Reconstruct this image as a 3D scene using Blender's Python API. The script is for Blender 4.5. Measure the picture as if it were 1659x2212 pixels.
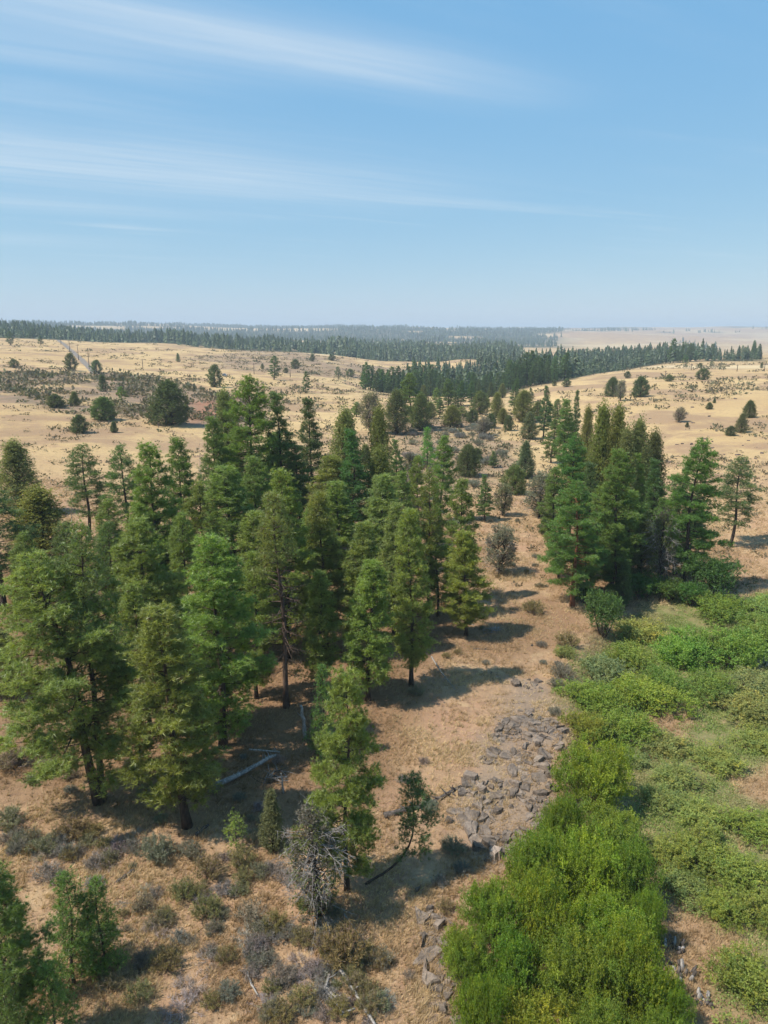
import bpy, math, random
import numpy as np
from mathutils import Vector, Matrix

for _o in list(bpy.data.objects):
    bpy.data.objects.remove(_o)
R = math.radians
scene = bpy.context.scene
COL = scene.collection
rng = np.random.default_rng(7)
random.seed(7)

# ------------------------------------------------------------------ camera
CAM_H, PITCH = 30.0, R(13.7)
F_U, CU, CV = 1591.0, 829.5, 1106.0          # focal length and centre, in units of a 1659 x 2212 frame
cam_d = bpy.data.cameras.new('camera')
cam_d.sensor_fit = 'VERTICAL'
cam_d.sensor_height = 36.0
cam_d.sensor_width = 27.0
cam_d.lens = 36.0 * F_U / 2212.0
cam_d.clip_start = 0.2
cam_d.clip_end = 60000
cam = bpy.data.objects.new('camera', cam_d)
COL.objects.link(cam)
cam.location = (0, 0, CAM_H)
cam.rotation_euler = (R(90) - PITCH, 0, 0)
scene.camera = cam

# ------------------------------------------------------------------ sky, sun, exposure
SUN_EL = R(56)
SUN_AZ = R(-108)                              # the sun stands to the left, a little behind the camera
sun_dir = Vector((math.sin(SUN_AZ) * math.cos(SUN_EL), math.cos(SUN_AZ) * math.cos(SUN_EL), math.sin(SUN_EL)))
world = bpy.data.worlds.new('World')
scene.world = world
world.use_nodes = True
wt = world.node_tree
wt.nodes.clear()
def wn(t, **k):
    n = wt.nodes.new(t)
    for a, b in k.items():
        setattr(n, a, b)
    return n
def wm(op, a, b=None, c=None):
    n = wn('ShaderNodeMath', operation=op)
    for i, v in enumerate((a, b, c)):
        if v is None:
            continue
        if isinstance(v, (int, float)):
            n.inputs[i].default_value = v
        else:
            wt.links.new(v, n.inputs[i])
    return n.outputs[0]
def wsm(v, lo, hi):
    n = wn('ShaderNodeMapRange', interpolation_type='SMOOTHSTEP')
    wt.links.new(v, n.inputs[0])
    n.inputs[1].default_value, n.inputs[2].default_value = lo, hi
    return n.outputs[0]
sky = wn('ShaderNodeTexSky', sky_type='NISHITA')
sky.sun_disc = False
sky.sun_elevation = SUN_EL
sky.sun_rotation = SUN_AZ
sky.altitude = 600
sky.air_density = 1.0
sky.dust_density = 0.6
sky.ozone_density = 1.0
tc = wn('ShaderNodeTexCoord')
sp = wn('ShaderNodeSeparateXYZ')
wt.links.new(tc.outputs['Generated'], sp.inputs[0])
zz = wm('MAXIMUM', sp.outputs[2], 0.02)
cu = wm('DIVIDE', sp.outputs[0], zz)
cv = wm('DIVIDE', sp.outputs[1], zz)
CA = R(28)
ct = wm('ADD', wm('MULTIPLY', cu, math.cos(CA)), wm('MULTIPLY', cv, math.sin(CA)))   # along the cirrus streaks
cs = wm('SUBTRACT', wm('MULTIPLY', cv, math.cos(CA)), wm('MULTIPLY', cu, math.sin(CA)))   # across them
def cirrus(sx, sy, scale, detail, ox):
    cb = wn('ShaderNodeCombineXYZ')
    wt.links.new(wm('MULTIPLY', ct, sx), cb.inputs[0])
    wt.links.new(wm('ADD', wm('MULTIPLY', cs, sy), ox), cb.inputs[1])
    n = wn('ShaderNodeTexNoise')
    n.inputs['Scale'].default_value = scale
    n.inputs['Detail'].default_value = detail
    n.inputs['Roughness'].default_value = 0.55
    n.inputs['Distortion'].default_value = 0.25
    wt.links.new(cb.outputs[0], n.inputs['Vector'])
    return n.outputs[0]
n_str = cirrus(0.28, 1.5, 1.0, 5, 3.7)
n_fib = cirrus(0.7, 7.0, 1.0, 4, 1.0)
n_brd = cirrus(0.25, 0.45, 1.0, 3, 9.0)
def bump_s(c, w):
    d = wm('DIVIDE', wm('SUBTRACT', cs, c), w)
    return wm('POWER', 2.718, wm('MULTIPLY', wm('MULTIPLY', d, d), -1.0))
b1 = wm('MULTIPLY', bump_s(2.80, 0.24), wm('MULTIPLY', wsm(ct, 2.75, 1.2), wsm(ct, -1.5, 0.6)))
b1b = wm('MULTIPLY', bump_s(3.25, 0.22), wm('MULTIPLY', wsm(ct, 1.6, 0.2), 0.55))
b2 = wm('MULTIPLY', bump_s(5.15, 0.85), wsm(ct, 4.2, 1.2))
b3 = wm('MULTIPLY', bump_s(6.9, 0.40), wm('MULTIPLY', wsm(ct, 3.0, 0.3), 0.6))
b4 = wm('MULTIPLY', bump_s(9.6, 0.6), wm('MULTIPLY', wsm(ct, 2.6, 0.0), 0.5))
bands = wm('ADD', wm('ADD', wm('ADD', b1, b1b), wm('ADD', b2, b3)), b4)
bands = wm('MULTIPLY', bands, wm('ADD', 0.05, wm('MULTIPLY', n_fib, 1.7)))
gen = wm('MULTIPLY', wsm(n_str, 0.48, 0.82), wsm(n_brd, 0.40, 0.70))
gen = wm('MULTIPLY', gen, 0.55)
cmask = wm('MULTIPLY', wm('ADD', wm('MULTIPLY', bands, 0.42), wm('MULTIPLY', gen, 0.80)), wsm(sp.outputs[2], 0.03, 0.14))
cmask = wm('MINIMUM', cmask, 0.75)
cmix = wn('ShaderNodeMix', data_type='RGBA')
wt.links.new(cmask, cmix.inputs[0])
sky_grade = wn('ShaderNodeVectorMath', operation='MULTIPLY_ADD')      # per-channel grade: an even bluish haze put into the sky colour
sky_grade.inputs[1].default_value = (0.45, 0.325, 0.118)
sky_grade.inputs[2].default_value = (0.54, 1.94, 3.98)
wt.links.new(sky.outputs[0], sky_grade.inputs[0])
wt.links.new(sky_grade.outputs[0], cmix.inputs[6])
cmix.inputs[7].default_value = (4.7, 5.15, 5.5, 1)
bg = wn('ShaderNodeBackground')
bg.inputs[1].default_value = 0.13
wt.links.new(cmix.outputs[2], bg.inputs[0])
wo = wn('ShaderNodeOutputWorld')
wt.links.new(bg.outputs[0], wo.inputs[0])

sun_d = bpy.data.lights.new('sun', 'SUN')
sun_d.energy = 5.0
sun_d.angle = R(0.53)
sun_d.color = (1.0, 0.93, 0.82)
sun = bpy.data.objects.new('sun', sun_d)
COL.objects.link(sun)
sun.rotation_euler = (-sun_dir).to_track_quat('-Z', 'Y').to_euler()
sun.location = (-60, -10, 90)

scene.view_settings.view_transform = 'Standard'
scene.view_settings.look = 'None'
scene.view_settings.gamma = 1
scene.view_settings.exposure = 0.40
scene.view_settings.use_curve_mapping = False
scene.render.engine = 'CYCLES'
cy = scene.cycles
cy.use_denoising = True
cy.max_bounces = 6
cy.diffuse_bounces = 4
cy.glossy_bounces = 2
cy.transmission_bounces = 4
cy.transparent_max_bounces = 4
cy.volume_bounces = 0
cy.caustics_reflective = False
cy.caustics_refractive = False
cy.use_adaptive_sampling = True
cy.adaptive_threshold = 0.02
scene.render.film_transparent = False

# ------------------------------------------------------------------ noise, terrain, projection
_TAB = np.random.default_rng(12345).random(1 << 18)
def vnoise(x, y, seed=0):
    x = np.asarray(x, float); y = np.asarray(y, float)
    ix, iy = np.floor(x), np.floor(y)
    fx, fy = x - ix, y - iy
    fx = fx * fx * (3 - 2 * fx)
    fy = fy * fy * (3 - 2 * fy)
    ix = (ix.astype(np.int64) + seed * 131) & 511
    iy = (iy.astype(np.int64) + seed * 197) & 511
    jx = (ix + 1) & 511
    i0, i1 = iy << 9, ((iy + 1) & 511) << 9
    a, b, c, d = _TAB[i0 + ix], _TAB[i0 + jx], _TAB[i1 + ix], _TAB[i1 + jx]
    a += (b - a) * fx
    c += (d - c) * fx
    return a + (c - a) * fy
def fbm(x, y, seed=0, octv=3):
    s, a, t = 0.0, 1.0, 0.0
    for i in range(octv):
        s = s + a * vnoise(x * 2 ** i + 17.3 * i, y * 2 ** i - 9.1 * i, seed + i)
        t += a
        a *= 0.5
    return s / t
def sst(lo, hi, v):
    t = np.clip((v - lo) / (hi - lo), 0, 1)
    return t * t * (3 - 2 * t)

EDGE_Y = [0, 25, 30.6, 37.3, 46.9, 61.8, 78, 100, 140]
EDGE_X = [0, 2.5, 4.6, 9.0, 13.0, 17.5, 25, 34, 60]
AX_Y = [0, 50, 100, 200, 330, 450, 600, 800, 1000, 1400]
AX_X = [14, 16, 22, 34, 34, 46, 100, 225, 360, 520]
FAR_U = np.array([-2200, -600, 0, 300, 600, 900, 1200, 1659, 2300, 4200], float)
FAR_R = np.array([0, 900, 1300, 1800, 2600, 4000, 5500, 7000, 12500], float)
FAR_T = np.array([
    [-10, -10, -12, -20, -38, -64, -58, -44, -44, -44],
    [-10, -10, -12, -20, -38, -64, -58, -44, -44, -44],
    [0, 0, 0, -20, -31, -42, -46, -40, -40, -40],
    [2, 2, 2, -15, -25, -29, -36, -34, -34, -34],
    [4, 4, 3, -11, -14, -18, -26, -27, -27, -27],
    [12, 12, 14, 15, 7, 5, 2, -15, -15, -15],
    [12, 12, 14, 14, 7, 8, 6, 5, 5, 5],
    [12, 12, 16, 13, 9, 9, 9, 9, 9, 9],
    [-1, -1, -1, -1, -1, -1, -1, -1, -1, -1]], float)
def height(x, y):
    x = np.asarray(x, float); y = np.asarray(y, float)
    r = np.hypot(x, y)
    ya = np.abs(y)
    axr = np.interp(ya, AX_Y, AX_X)
    axl = np.minimum(axr, 34)
    sl = np.maximum(0, axl - x - 32)
    zl = 0.053 * sl * sst(0, 12, sl) + 0.007 * np.maximum(0, ya - 400) * sst(0, 60, sl)
    zl = np.where(sl > 700, 0.053 * 700 + 0.007 * np.maximum(0, ya - 400), zl)
    axh = np.interp(ya, [0, 50, 100, 200, 330, 450, 600], [14, 16, 22, 34, 34, 38, 42])
    sr = np.maximum(0, x - axh - 24)
    vr = 0.095 * np.minimum(sr, 400) * sst(0, 16, sr) + 0.012 * np.maximum(0, ya - 150) * np.minimum(1, sr / 30)
    zr = 9.2 * (1 - np.exp(-vr / 8)) - 4.5 * sst(470, 620, ya) * sst(0, 60, sr)
    can = 13 * sst(300, 560, ya) * np.exp(-((x - axr) / (45 + 0.06 * ya)) ** 2)
    near = zl + zr - can
    ex = np.interp(ya, EDGE_Y, EDGE_X)
    near = near - 1.3 * sst(-0.6, 2.2, x - ex) * (1 - sst(90, 130, ya))
    near = near + 0.16 * (fbm(x / 2.6, y / 2.6, 3, 3) - .5) + 0.7 * (fbm(x / 15, y / 15, 5, 2) - .5)
    near = near + 2.6 * (fbm(x / 70, y / 70, 8, 3) - .5) * sst(70, 260, r)
    # far country, given as the angle it stands above or below the horizon
    uu = CU + F_U * x / np.maximum(y, 0.3 * r + 1)
    uu = np.clip(uu, FAR_U[0], FAR_U[-1])
    rr = np.clip(r, FAR_R[0], FAR_R[-1])
    iu = np.clip(np.searchsorted(FAR_U, uu) - 1, 0, len(FAR_U) - 2)
    ir = np.clip(np.searchsorted(FAR_R, rr) - 1, 0, len(FAR_R) - 2)
    tu = (uu - FAR_U[iu]) / (FAR_U[iu + 1] - FAR_U[iu]); tu = tu * tu * (3 - 2 * tu)
    tr = (rr - FAR_R[ir]) / (FAR_R[ir + 1] - FAR_R[ir]); tr = tr * tr * (3 - 2 * tr)
    o = (FAR_T[ir, iu] * (1 - tu) + FAR_T[ir, iu + 1] * tu) * (1 - tr) + (FAR_T[ir + 1, iu] * (1 - tu) + FAR_T[ir + 1, iu + 1] * tu) * tr
    far = CAM_H + o / F_U * rr
    far = far + (fbm(x / 900, y / 900, 21, 4) - .5) * np.minimum(30, 0.0075 * r) + (fbm(x / 260, y / 260, 24, 3) - .5) * np.minimum(9, 0.004 * r)
    k = sst(720, 1000, r)
    return near * (1 - k) + far * k
def hz(x, y):
    return float(height(np.array([x]), np.array([y]))[0])

CP, SP = math.cos(PITCH), math.sin(PITCH)
def ray(u, v):
    a, b = (u - CU) / F_U, (CV - v) / F_U
    return np.array([a, CP + b * SP, -SP + b * CP])
_T = np.geomspace(14, 11000, 900)
def at(u, v, lift=0.0):
    """Where the sight line through (u, v) comes down to `lift` metres above the ground."""
    d = ray(u, v)
    X, Y, Z = d[0] * _T, d[1] * _T, CAM_H + d[2] * _T
    g = Z - height(X, Y) - lift
    k = np.argmax(g < 0)
    if g[k] >= 0:
        return None
    t0, t1 = _T[max(k - 1, 0)], _T[k]
    for _ in range(18):
        tm = (t0 + t1) / 2
        if CAM_H + d[2] * tm - hz(d[0] * tm, d[1] * tm) - lift < 0:
            t1 = tm
        else:
            t0 = tm
    x, y = d[0] * t1, d[1] * t1
    return Vector((x, y, hz(x, y)))
def z_for_row(y, v):
    k = (CV - v) / F_U
    return CAM_H + y * (k * CP - SP) / (CP + k * SP)
def proj(p):
    dz = p[2] - CAM_H
    f = p[1] * CP - dz * SP
    return CU + F_U * p[0] / f, CV - F_U * (p[1] * SP + dz * CP) / f
def upm(p):
    """Frame units per metre at a point."""
    return F_U / (p[1] * CP - (p[2] - CAM_H) * SP)
def poly_dist(poly, x, y):
    """Signed distance to a polygon (negative inside), vectorised."""
    x = np.asarray(x, float); y = np.asarray(y, float)
    P = np.array(poly, float)
    Q = np.roll(P, -1, 0)
    best = np.full(x.shape, 1e18)
    ins = np.zeros(x.shape, bool)
    for (ax, ay), (bx, by) in zip(P, Q):
        dx, dy = bx - ax, by - ay
        t = np.clip(((x - ax) * dx + (y - ay) * dy) / (dx * dx + dy * dy + 1e-9), 0, 1)
        best = np.minimum(best, (x - ax - t * dx) ** 2 + (y - ay - t * dy) ** 2)
        if ay != by:
            c = ((ay > y) != (by > y)) & (x < (bx - ax) * (y - ay) / (by - ay) + ax)
            ins ^= c
    dist = np.sqrt(best)
    return np.where(ins, -dist, dist)
def wpoly(pts):
    return [tuple(at(u, v)[:2]) for u, v in pts]

# ------------------------------------------------------------------ material helpers
class NT:
    def __init__(self, name):
        self.m = bpy.data.materials.new(name)
        self.m.use_nodes = True
        self.t = self.m.node_tree
        self.t.nodes.clear()
        self.out = self.t.nodes.new('ShaderNodeOutputMaterial')
    def n(self, ty, ins=None, **k):
        nd = self.t.nodes.new(ty)
        for a, b in k.items():
            setattr(nd, a, b)
        for a, b in (ins or {}).items():
            self.set(nd.inputs[a], b)
        return nd
    def set(self, sock, v):
        if isinstance(v, bpy.types.NodeSocket):
            self.t.links.new(v, sock)
        elif isinstance(v, (tuple, list)) and len(v) == 3 and sock.type == 'RGBA':
            sock.default_value = (*v, 1)
        else:
            sock.default_value = v
    def math(self, op, a, b=0.0):
        return self.n('ShaderNodeMath', {0: a, 1: b}, operation=op).outputs[0]
    def mix(self, f, a, b, bt='MIX'):
        nd = self.n('ShaderNodeMix', data_type='RGBA', blend_type=bt)
        self.set(nd.inputs[0], f); self.set(nd.inputs[6], a); self.set(nd.inputs[7], b)
        return nd.outputs[2]
    def noise(self, scale, detail=4, rough=0.55, vec=None, dist=0.0):
        nd = self.n('ShaderNodeTexNoise', {'Scale': scale, 'Detail': detail, 'Roughness': rough, 'Distortion': dist})
        if vec is not None:
            self.set(nd.inputs['Vector'], vec)
        return nd.outputs[0]
    def ramp(self, f, lo, hi):
        return self.n('ShaderNodeMapRange', {0: f, 1: lo, 2: hi}, interpolation_type='SMOOTHSTEP').outputs[0]
    def attr(self, name):
        return self.n('ShaderNodeAttribute', attribute_name=name)
    def finish(self, sh):
        self.t.links.new(sh, self.out.inputs[0])
        return self.m

def foliage_mat(name, transl=0.35, gloss=0.25, rough=0.5):
    """Leaf colour comes from the mesh ('col'), tinted by the object's colour."""
    T = NT(name)
    a = T.attr('col').outputs['Color']
    oi = T.n('ShaderNodeObjectInfo')
    c = T.mix(1.0, a, oi.outputs['Color'], 'MULTIPLY')
    d = T.n('ShaderNodeBsdfDiffuse', {'Color': c})
    tr = T.n('ShaderNodeBsdfTranslucent', {'Color': T.mix(1.0, c, (1.15, 1.2, 0.6), 'MULTIPLY')})
    m1 = T.n('ShaderNodeMixShader', {0: transl})
    T.t.links.new(d.outputs[0], m1.inputs[1]); T.t.links.new(tr.outputs[0], m1.inputs[2])
    g = T.n('ShaderNodeBsdfGlossy', {'Color': (0.8, 0.85, 0.8), 'Roughness': rough})
    m2 = T.n('ShaderNodeMixShader', {0: gloss * 0.12})
    T.t.links.new(m1.outputs[0], m2.inputs[1]); T.t.links.new(g.outputs[0], m2.inputs[2])
    return T.finish(m2.outputs[0])

def wood_mat(name, c1, c2, scale=6.0, bump=0.5):
    T = NT(name)
    tcn = T.n('ShaderNodeTexCoord')
    mp = T.n('ShaderNodeMapping', {'Vector': tcn.outputs['Object'], 'Scale': (scale, scale, scale * 0.25)})
    n1 = T.noise(1.0, 6, 0.65, mp.outputs[0])
    n2 = T.noise(0.7, 3, 0.5, tcn.outputs['Object'])
    oi = T.n('ShaderNodeObjectInfo')
    c = T.mix(T.ramp(n1, 0.35, 0.68), c1, c2)
    c = T.mix(T.math('MULTIPLY', T.ramp(n2, 0.35, 0.7), 0.35), c, tuple(0.5 * (a + b) * 0.7 for a, b in zip(c1, c2)))
    c = T.mix(1.0, c, oi.outputs['Color'], 'MULTIPLY')
    b = T.n('ShaderNodeBsdfPrincipled', {'Base Color': c, 'Roughness': 0.9})
    b.inputs['Specular IOR Level'].default_value = 0.2
    bp = T.n('ShaderNodeBump', {'Strength': bump, 'Distance': 0.03, 'Height': n1})
    T.t.links.new(bp.outputs[0], b.inputs['Normal'])
    return T.finish(b.outputs[0])

# ------------------------------------------------------------------ mesh builder
class Geo:
    """Collects triangles (numpy) with a colour for each vertex and a material index for each face."""
    def __init__(self):
        self.v, self.f, self.c, self.m, self.n = [], [], [], [], 0
    def add(self, v, f, c, mat=0):
        v = np.asarray(v, np.float32).reshape(-1, 3)
        f = np.asarray(f, np.int32).reshape(-1, 3)
        c = np.asarray(c, np.float32)
        if c.ndim == 1:
            c = np.tile(c[:3], (len(v), 1))
        self.v.append(v); self.f.append(f + self.n); self.c.append(c[:, :3])
        self.m.append(np.full(len(f), mat, np.int32))
        self.n += len(v)
    def tris(self):
        return sum(len(f) for f in self.f)
    def mesh(self, name, mats, smooth=False):
        v = np.concatenate(self.v); f = np.concatenate(self.f); c = np.concatenate(self.c); mi = np.concatenate(self.m)
        me = bpy.data.meshes.new(name)
        me.vertices.add(len(v)); me.vertices.foreach_set('co', v.ravel())
        me.loops.add(len(f) * 3); me.loops.foreach_set('vertex_index', f.ravel())
        me.polygons.add(len(f))
        me.polygons.foreach_set('loop_start', np.arange(0, len(f) * 3, 3, dtype=np.int32))
        me.polygons.foreach_set('loop_total', np.full(len(f), 3, np.int32))
        for m in mats:
            me.materials.append(m)
        me.polygons.foreach_set('material_index', mi)
        me.polygons.foreach_set('use_smooth', np.full(len(f), smooth, bool))
        at_ = me.color_attributes.new('col', 'FLOAT_COLOR', 'POINT')
        at_.data.foreach_set('color', np.concatenate([c, np.ones((len(c), 1), np.float32)], 1).ravel())
        me.update()
        return me

def tube(g, pts, rad, sides=6, col=(1, 1, 1), mat=0, cap=True):
    pts = np.asarray(pts, float); rad = np.asarray(rad, float)
    n = len(pts)
    tg = np.gradient(pts, axis=0)
    tg /= np.linalg.norm(tg, axis=1, keepdims=True) + 1e-9
    ref = np.array([0.31, 0.95, 0.05]) if abs(tg[:, 2]).mean() > 0.6 else np.array([0.02, 0.05, 1.0])
    a = np.cross(tg, ref); a /= np.linalg.norm(a, axis=1, keepdims=True) + 1e-9
    b = np.cross(tg, a)
    th = np.linspace(0, 2 * math.pi, sides, endpoint=False)
    v = pts[:, None, :] + rad[:, None, None] * (np.cos(th)[None, :, None] * a[:, None, :] + np.sin(th)[None, :, None] * b[:, None, :])
    v = v.reshape(-1, 3)
    i = np.arange(n - 1)[:, None] * sides
    j = np.arange(sides)[None, :]
    k = (j + 1) % sides
    f1 = np.stack([i + j, i + k, i + sides + k], -1).reshape(-1, 3)
    f2 = np.stack([i + j, i + sides + k, i + sides + j], -1).reshape(-1, 3)
    fs = [f1, f2]
    if cap:
        for base, flip in ((0, 1), ((n - 1) * sides, 0)):
            e = np.arange(1, sides - 1)
            q = np.stack([np.full_like(e, base), base + e, base + e + 1], -1)
            fs.append(q[:, ::-1] if flip else q)
    g.add(v, np.concatenate(fs), col, mat)

def unit(v):
    return v / (np.linalg.norm(v, axis=-1, keepdims=True) + 1e-9)

def needles(g, rs, cen, dirs, length, n, width, cols, spread=0.9, mat=0, taper=True):
    """Tufts: n thin pointed blades round every centre, leaning towards dirs."""
    N = len(cen)
    d = unit(np.repeat(dirs, n, 0) + spread * rs.normal(size=(N * n, 3)))
    p = unit(np.cross(d, rs.normal(size=(N * n, 3))))
    c = np.repeat(cen, n, 0)
    L = (np.repeat(length, n) * rs.uniform(0.65, 1.15, N * n))[:, None]
    w = width * rs.uniform(0.7, 1.3, (N * n, 1))
    v = np.stack([c + d * L * 0.05 - p * w, c + d * L * 0.05 + p * w, c + d * L], 1).reshape(-1, 3)
    f = np.arange(N * n * 3).reshape(-1, 3)
    cc = np.repeat(cols, n, 0) * rs.uniform(0.8, 1.2, (N * n, 1))
    g.add(v, f, np.repeat(cc, 3, 0), mat)

def leaves(g, rs, cen, dirs, length, width, cols, mat=0, flat=0.8):
    """One diamond leaf (two triangles, folded at the midrib) for every centre."""
    N = len(cen)
    d = unit(dirs + flat * rs.normal(size=(N, 3)))
    p = unit(np.cross(d, rs.normal(size=(N, 3))))
    q = np.cross(d, p)
    L = length * rs.uniform(0.6, 1.2, (N, 1)); w = width * rs.uniform(0.6, 1.2, (N, 1))
    a = cen; b = cen + d * L * 0.5 + p * w + q * w * 0.3; c = cen + d * L; e = cen + d * L * 0.5 - p * w + q * w * 0.3
    v = np.stack([a, b, c, e], 1).reshape(-1, 3)
    k = np.arange(N)[:, None] * 4
    f = np.concatenate([k + np.array([0, 1, 2]), k + np.array([0, 2, 3])])
    cc = cols * rs.uniform(0.75, 1.2, (N, 1))
    g.add(v, f, np.repeat(cc, 4, 0), mat)

# ------------------------------------------------------------------ objects
def tag(o, label, cat=None, group=None, kind=None):
    o['label'] = label
    if cat:
        o['category'] = cat
    if group:
        o['group'] = group
    if kind:
        o['kind'] = kind
    return o
def mobj(name, me, parent=None, loc=(0, 0, 0), rot=(0, 0, 0), sc=(1, 1, 1), color=None):
    o = bpy.data.objects.new(name, me)
    COL.objects.link(o)
    o.location, o.rotation_euler, o.scale = loc, rot, sc
    if parent is not None:
        o.parent = parent
    if color is not None:
        o.color = (*color, 1)
    return o
def empty(name, loc, rot=(0, 0, 0), sc=(1, 1, 1)):
    o = bpy.data.objects.new(name, None)
    COL.objects.link(o)
    o.empty_display_size = 0.5
    o.location, o.rotation_euler, o.scale = loc, rot, sc
    return o

# ------------------------------------------------------------------ land cover zones (true places on the ground)
MEADOW = wpoly([(1262, 1410), (1340, 1330), (1480, 1292), (1659, 1285), (1850, 1290), (1950, 1700), (2000, 2212), (1470, 2230), (1420, 1960), (1345, 1760), (1240, 1620), (1225, 1500)])
DRY1 = wpoly([(1570, 1672), (1659, 1655), (1760, 1670), (1760, 1730), (1659, 1738), (1600, 1712)])
DRY2 = wpoly([(1425, 1990), (1500, 1950), (1560, 1990), (1600, 2060), (1555, 2130), (1560, 2212), (1500, 2260), (1440, 2150)])
DRY3 = wpoly([(1350, 1560), (1500, 1530), (1480, 1600), (1370, 1640)])
GROVE = wpoly([(-200, 1230), (250, 1190), (600, 1130), (900, 1070), (1030, 1180), (1000, 1400), (880, 1540), (830, 1680), (650, 1820), (420, 1760), (120, 1740), (-250, 1700)])
RUST = wpoly([(1030, 1330), (1180, 1290), (1250, 1330), (1245, 1390), (1120, 1420), (1000, 1400)])
ROCKS = wpoly([(1105, 1470), (1175, 1468), (1215, 1570), (1200, 1690), (1140, 1850), (1060, 1865), (985, 1780), (1000, 1690), (1060, 1570)])
LEDGE = wpoly([(915, 1960), (960, 1950), (1000, 2080), (1010, 2250), (930, 2250), (905, 2120)])
RGROVE = wpoly([(1200, 1100), (1420, 1080), (1560, 1180), (1570, 1280), (1300, 1310), (1190, 1260)])
SCRUB1 = wpoly([(-150, 812), (220, 802), (420, 835), (600, 868), (480, 925), (330, 915), (0, 872), (-150, 872)])
SCRUB2 = wpoly([(430, 772), (560, 757), (760, 782), (900, 800), (850, 822), (640, 812), (500, 800)])
BANK = wpoly([(840, 930), (1000, 880), (1090, 960), (1100, 1000), (1050, 1080), (960, 1080), (880, 1030)])
REDS = wpoly([(400, 868), (500, 862), (500, 905), (420, 912)])
FIELD = wpoly([(430, 752), (700, 752), (900, 772), (900, 776), (700, 768), (560, 757)])
FIELD2 = wpoly([(1380, 793), (1659, 788), (1800, 787), (1800, 791), (1659, 794), (1500, 797)])

def soft(poly, x, y, w=2.0, jit=3.0, sc=5.0, seed=40):
    d = poly_dist(poly, x, y) + jit * (fbm(np.asarray(x) / sc, np.asarray(y) / sc, seed, 3) - .5) * 2
    return sst(w, -w, d)
def far_uv(x, y):
    r = np.hypot(x, y)
    return CU + F_U * x / np.maximum(y, 1), r
def forest_mask(x, y):
    x = np.asarray(x, float); y = np.asarray(y, float)
    u, r = far_uv(x, y)
    n = fbm(x / 170, y / 170, 61, 3)
    n2 = fbm(x / 420, y / 420, 65, 3)
    ax = np.interp(np.abs(y), AX_Y, AX_X)
    m = np.zeros_like(x)
    w = 34 + 0.075 * np.abs(y) + 30 * (n - .5)
    m = np.maximum(m, sst(0, 14, w - np.abs(x - ax)) * sst(395, 440, y + 60 * (n - .5)) * sst(1020, 940, y))
    m = np.maximum(m, sst(960, 1010, r + 120 * (n - .5)) * sst(1750, 1600, r + 700 * (n - .5)) * sst(1170, 1090, u + 90 * (n - .5)) * sst(.36, .41, n))
    m = np.maximum(m, sst(735, 760, r) * sst(900, 850, r + 160 * (n - .5)) * sst(1190, 1230, u) * sst(1650, 1590, u + 120 * (n - .5)) * sst(0.38, 0.43, n))
    m = np.maximum(m, sst(2050, 2200, r) * sst(0.46, 0.50, n2) * sst(1330, 1180, u + r * 0.02))
    m = np.maximum(m, sst(2800, 3100, r) * sst(0.46, 0.49, n2) * sst(1250, 1150, u))
    m = np.maximum(m, sst(1300, 1500, r) * sst(0.64, 0.67, n2) * sst(0.5, 0.56, n))
    m = np.where(y < 380, 0, m)
    return m

# ------------------------------------------------------------------ the ground sheet
def axis(dense_lo, dense_hi, step, far_lo, far_hi, grow):
    c = list(np.arange(dense_lo, dense_hi + 1e-6, step))
    s, p = step, dense_hi
    while p < far_hi:
        s *= grow; p += s; c.append(min(p, far_hi))
    s, p, low = step, dense_lo, []
    while p > far_lo:
        s *= grow; p -= s; low.append(max(p, far_lo))
    return np.array(low[::-1] + c)
gx = axis(-45, 55, 0.55, -9000, 9000, 1.045)
gy = axis(16, 125, 0.55, -900, 11500, 1.026)
GX, GY = np.meshgrid(gx, gy)
GZ = height(GX, GY)
nx_, ny_ = len(gx), len(gy)
V = np.stack([GX, GY, GZ], -1).reshape(-1, 3)
ii = (np.arange(ny_ - 1)[:, None] * nx_ + np.arange(nx_ - 1)[None, :]).ravel()
Fq = np.stack([ii, ii + 1, ii + nx_ + 1, ii + nx_], -1).astype(np.int32)
me = bpy.data.meshes.new('ground')
me.vertices.add(len(V)); me.vertices.foreach_set('co', V.astype(np.float32).ravel())
me.loops.add(len(Fq) * 4); me.loops.foreach_set('vertex_index', Fq.ravel())
me.polygons.add(len(Fq))
me.polygons.foreach_set('loop_start', np.arange(0, len(Fq) * 4, 4, dtype=np.int32))
me.polygons.foreach_set('loop_total', np.full(len(Fq), 4, np.int32))
me.polygons.foreach_set('use_smooth', np.ones(len(Fq), bool))
x, y = V[:, 0], V[:, 1]
r = np.hypot(x, y)
nearm = (r < 260)
z1 = np.zeros((len(V), 4), np.float32)
xs, ys = x[nearm], y[nearm]
green = soft(MEADOW, xs, ys, 1.5, 2.0, 4.0)
for dp in (DRY1, DRY2, DRY3):
    green = green * (1 - 0.9 * soft(dp, xs, ys, 1.0, 1.0, 2.0))
z1[nearm, 0] = green
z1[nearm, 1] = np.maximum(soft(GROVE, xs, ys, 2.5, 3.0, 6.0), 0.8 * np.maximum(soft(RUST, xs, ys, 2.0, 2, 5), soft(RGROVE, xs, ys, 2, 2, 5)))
z1[nearm, 2] = np.maximum(soft(ROCKS, xs, ys, 1.0, 1.6, 2.2), soft(LEDGE, xs, ys, .6, 0.8, 1.5))
z1[:, 3] = np.clip(sst(230, 70, r) + 0.25 * (fbm(x / 20, y / 20, 44, 3) - .5), 0, 1)       # richer, browner straw close by
z2 = np.zeros((len(V), 4), np.float32)
mid = (r < 1100) & (y > 60)
xm, ym = x[mid], y[mid]
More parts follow.
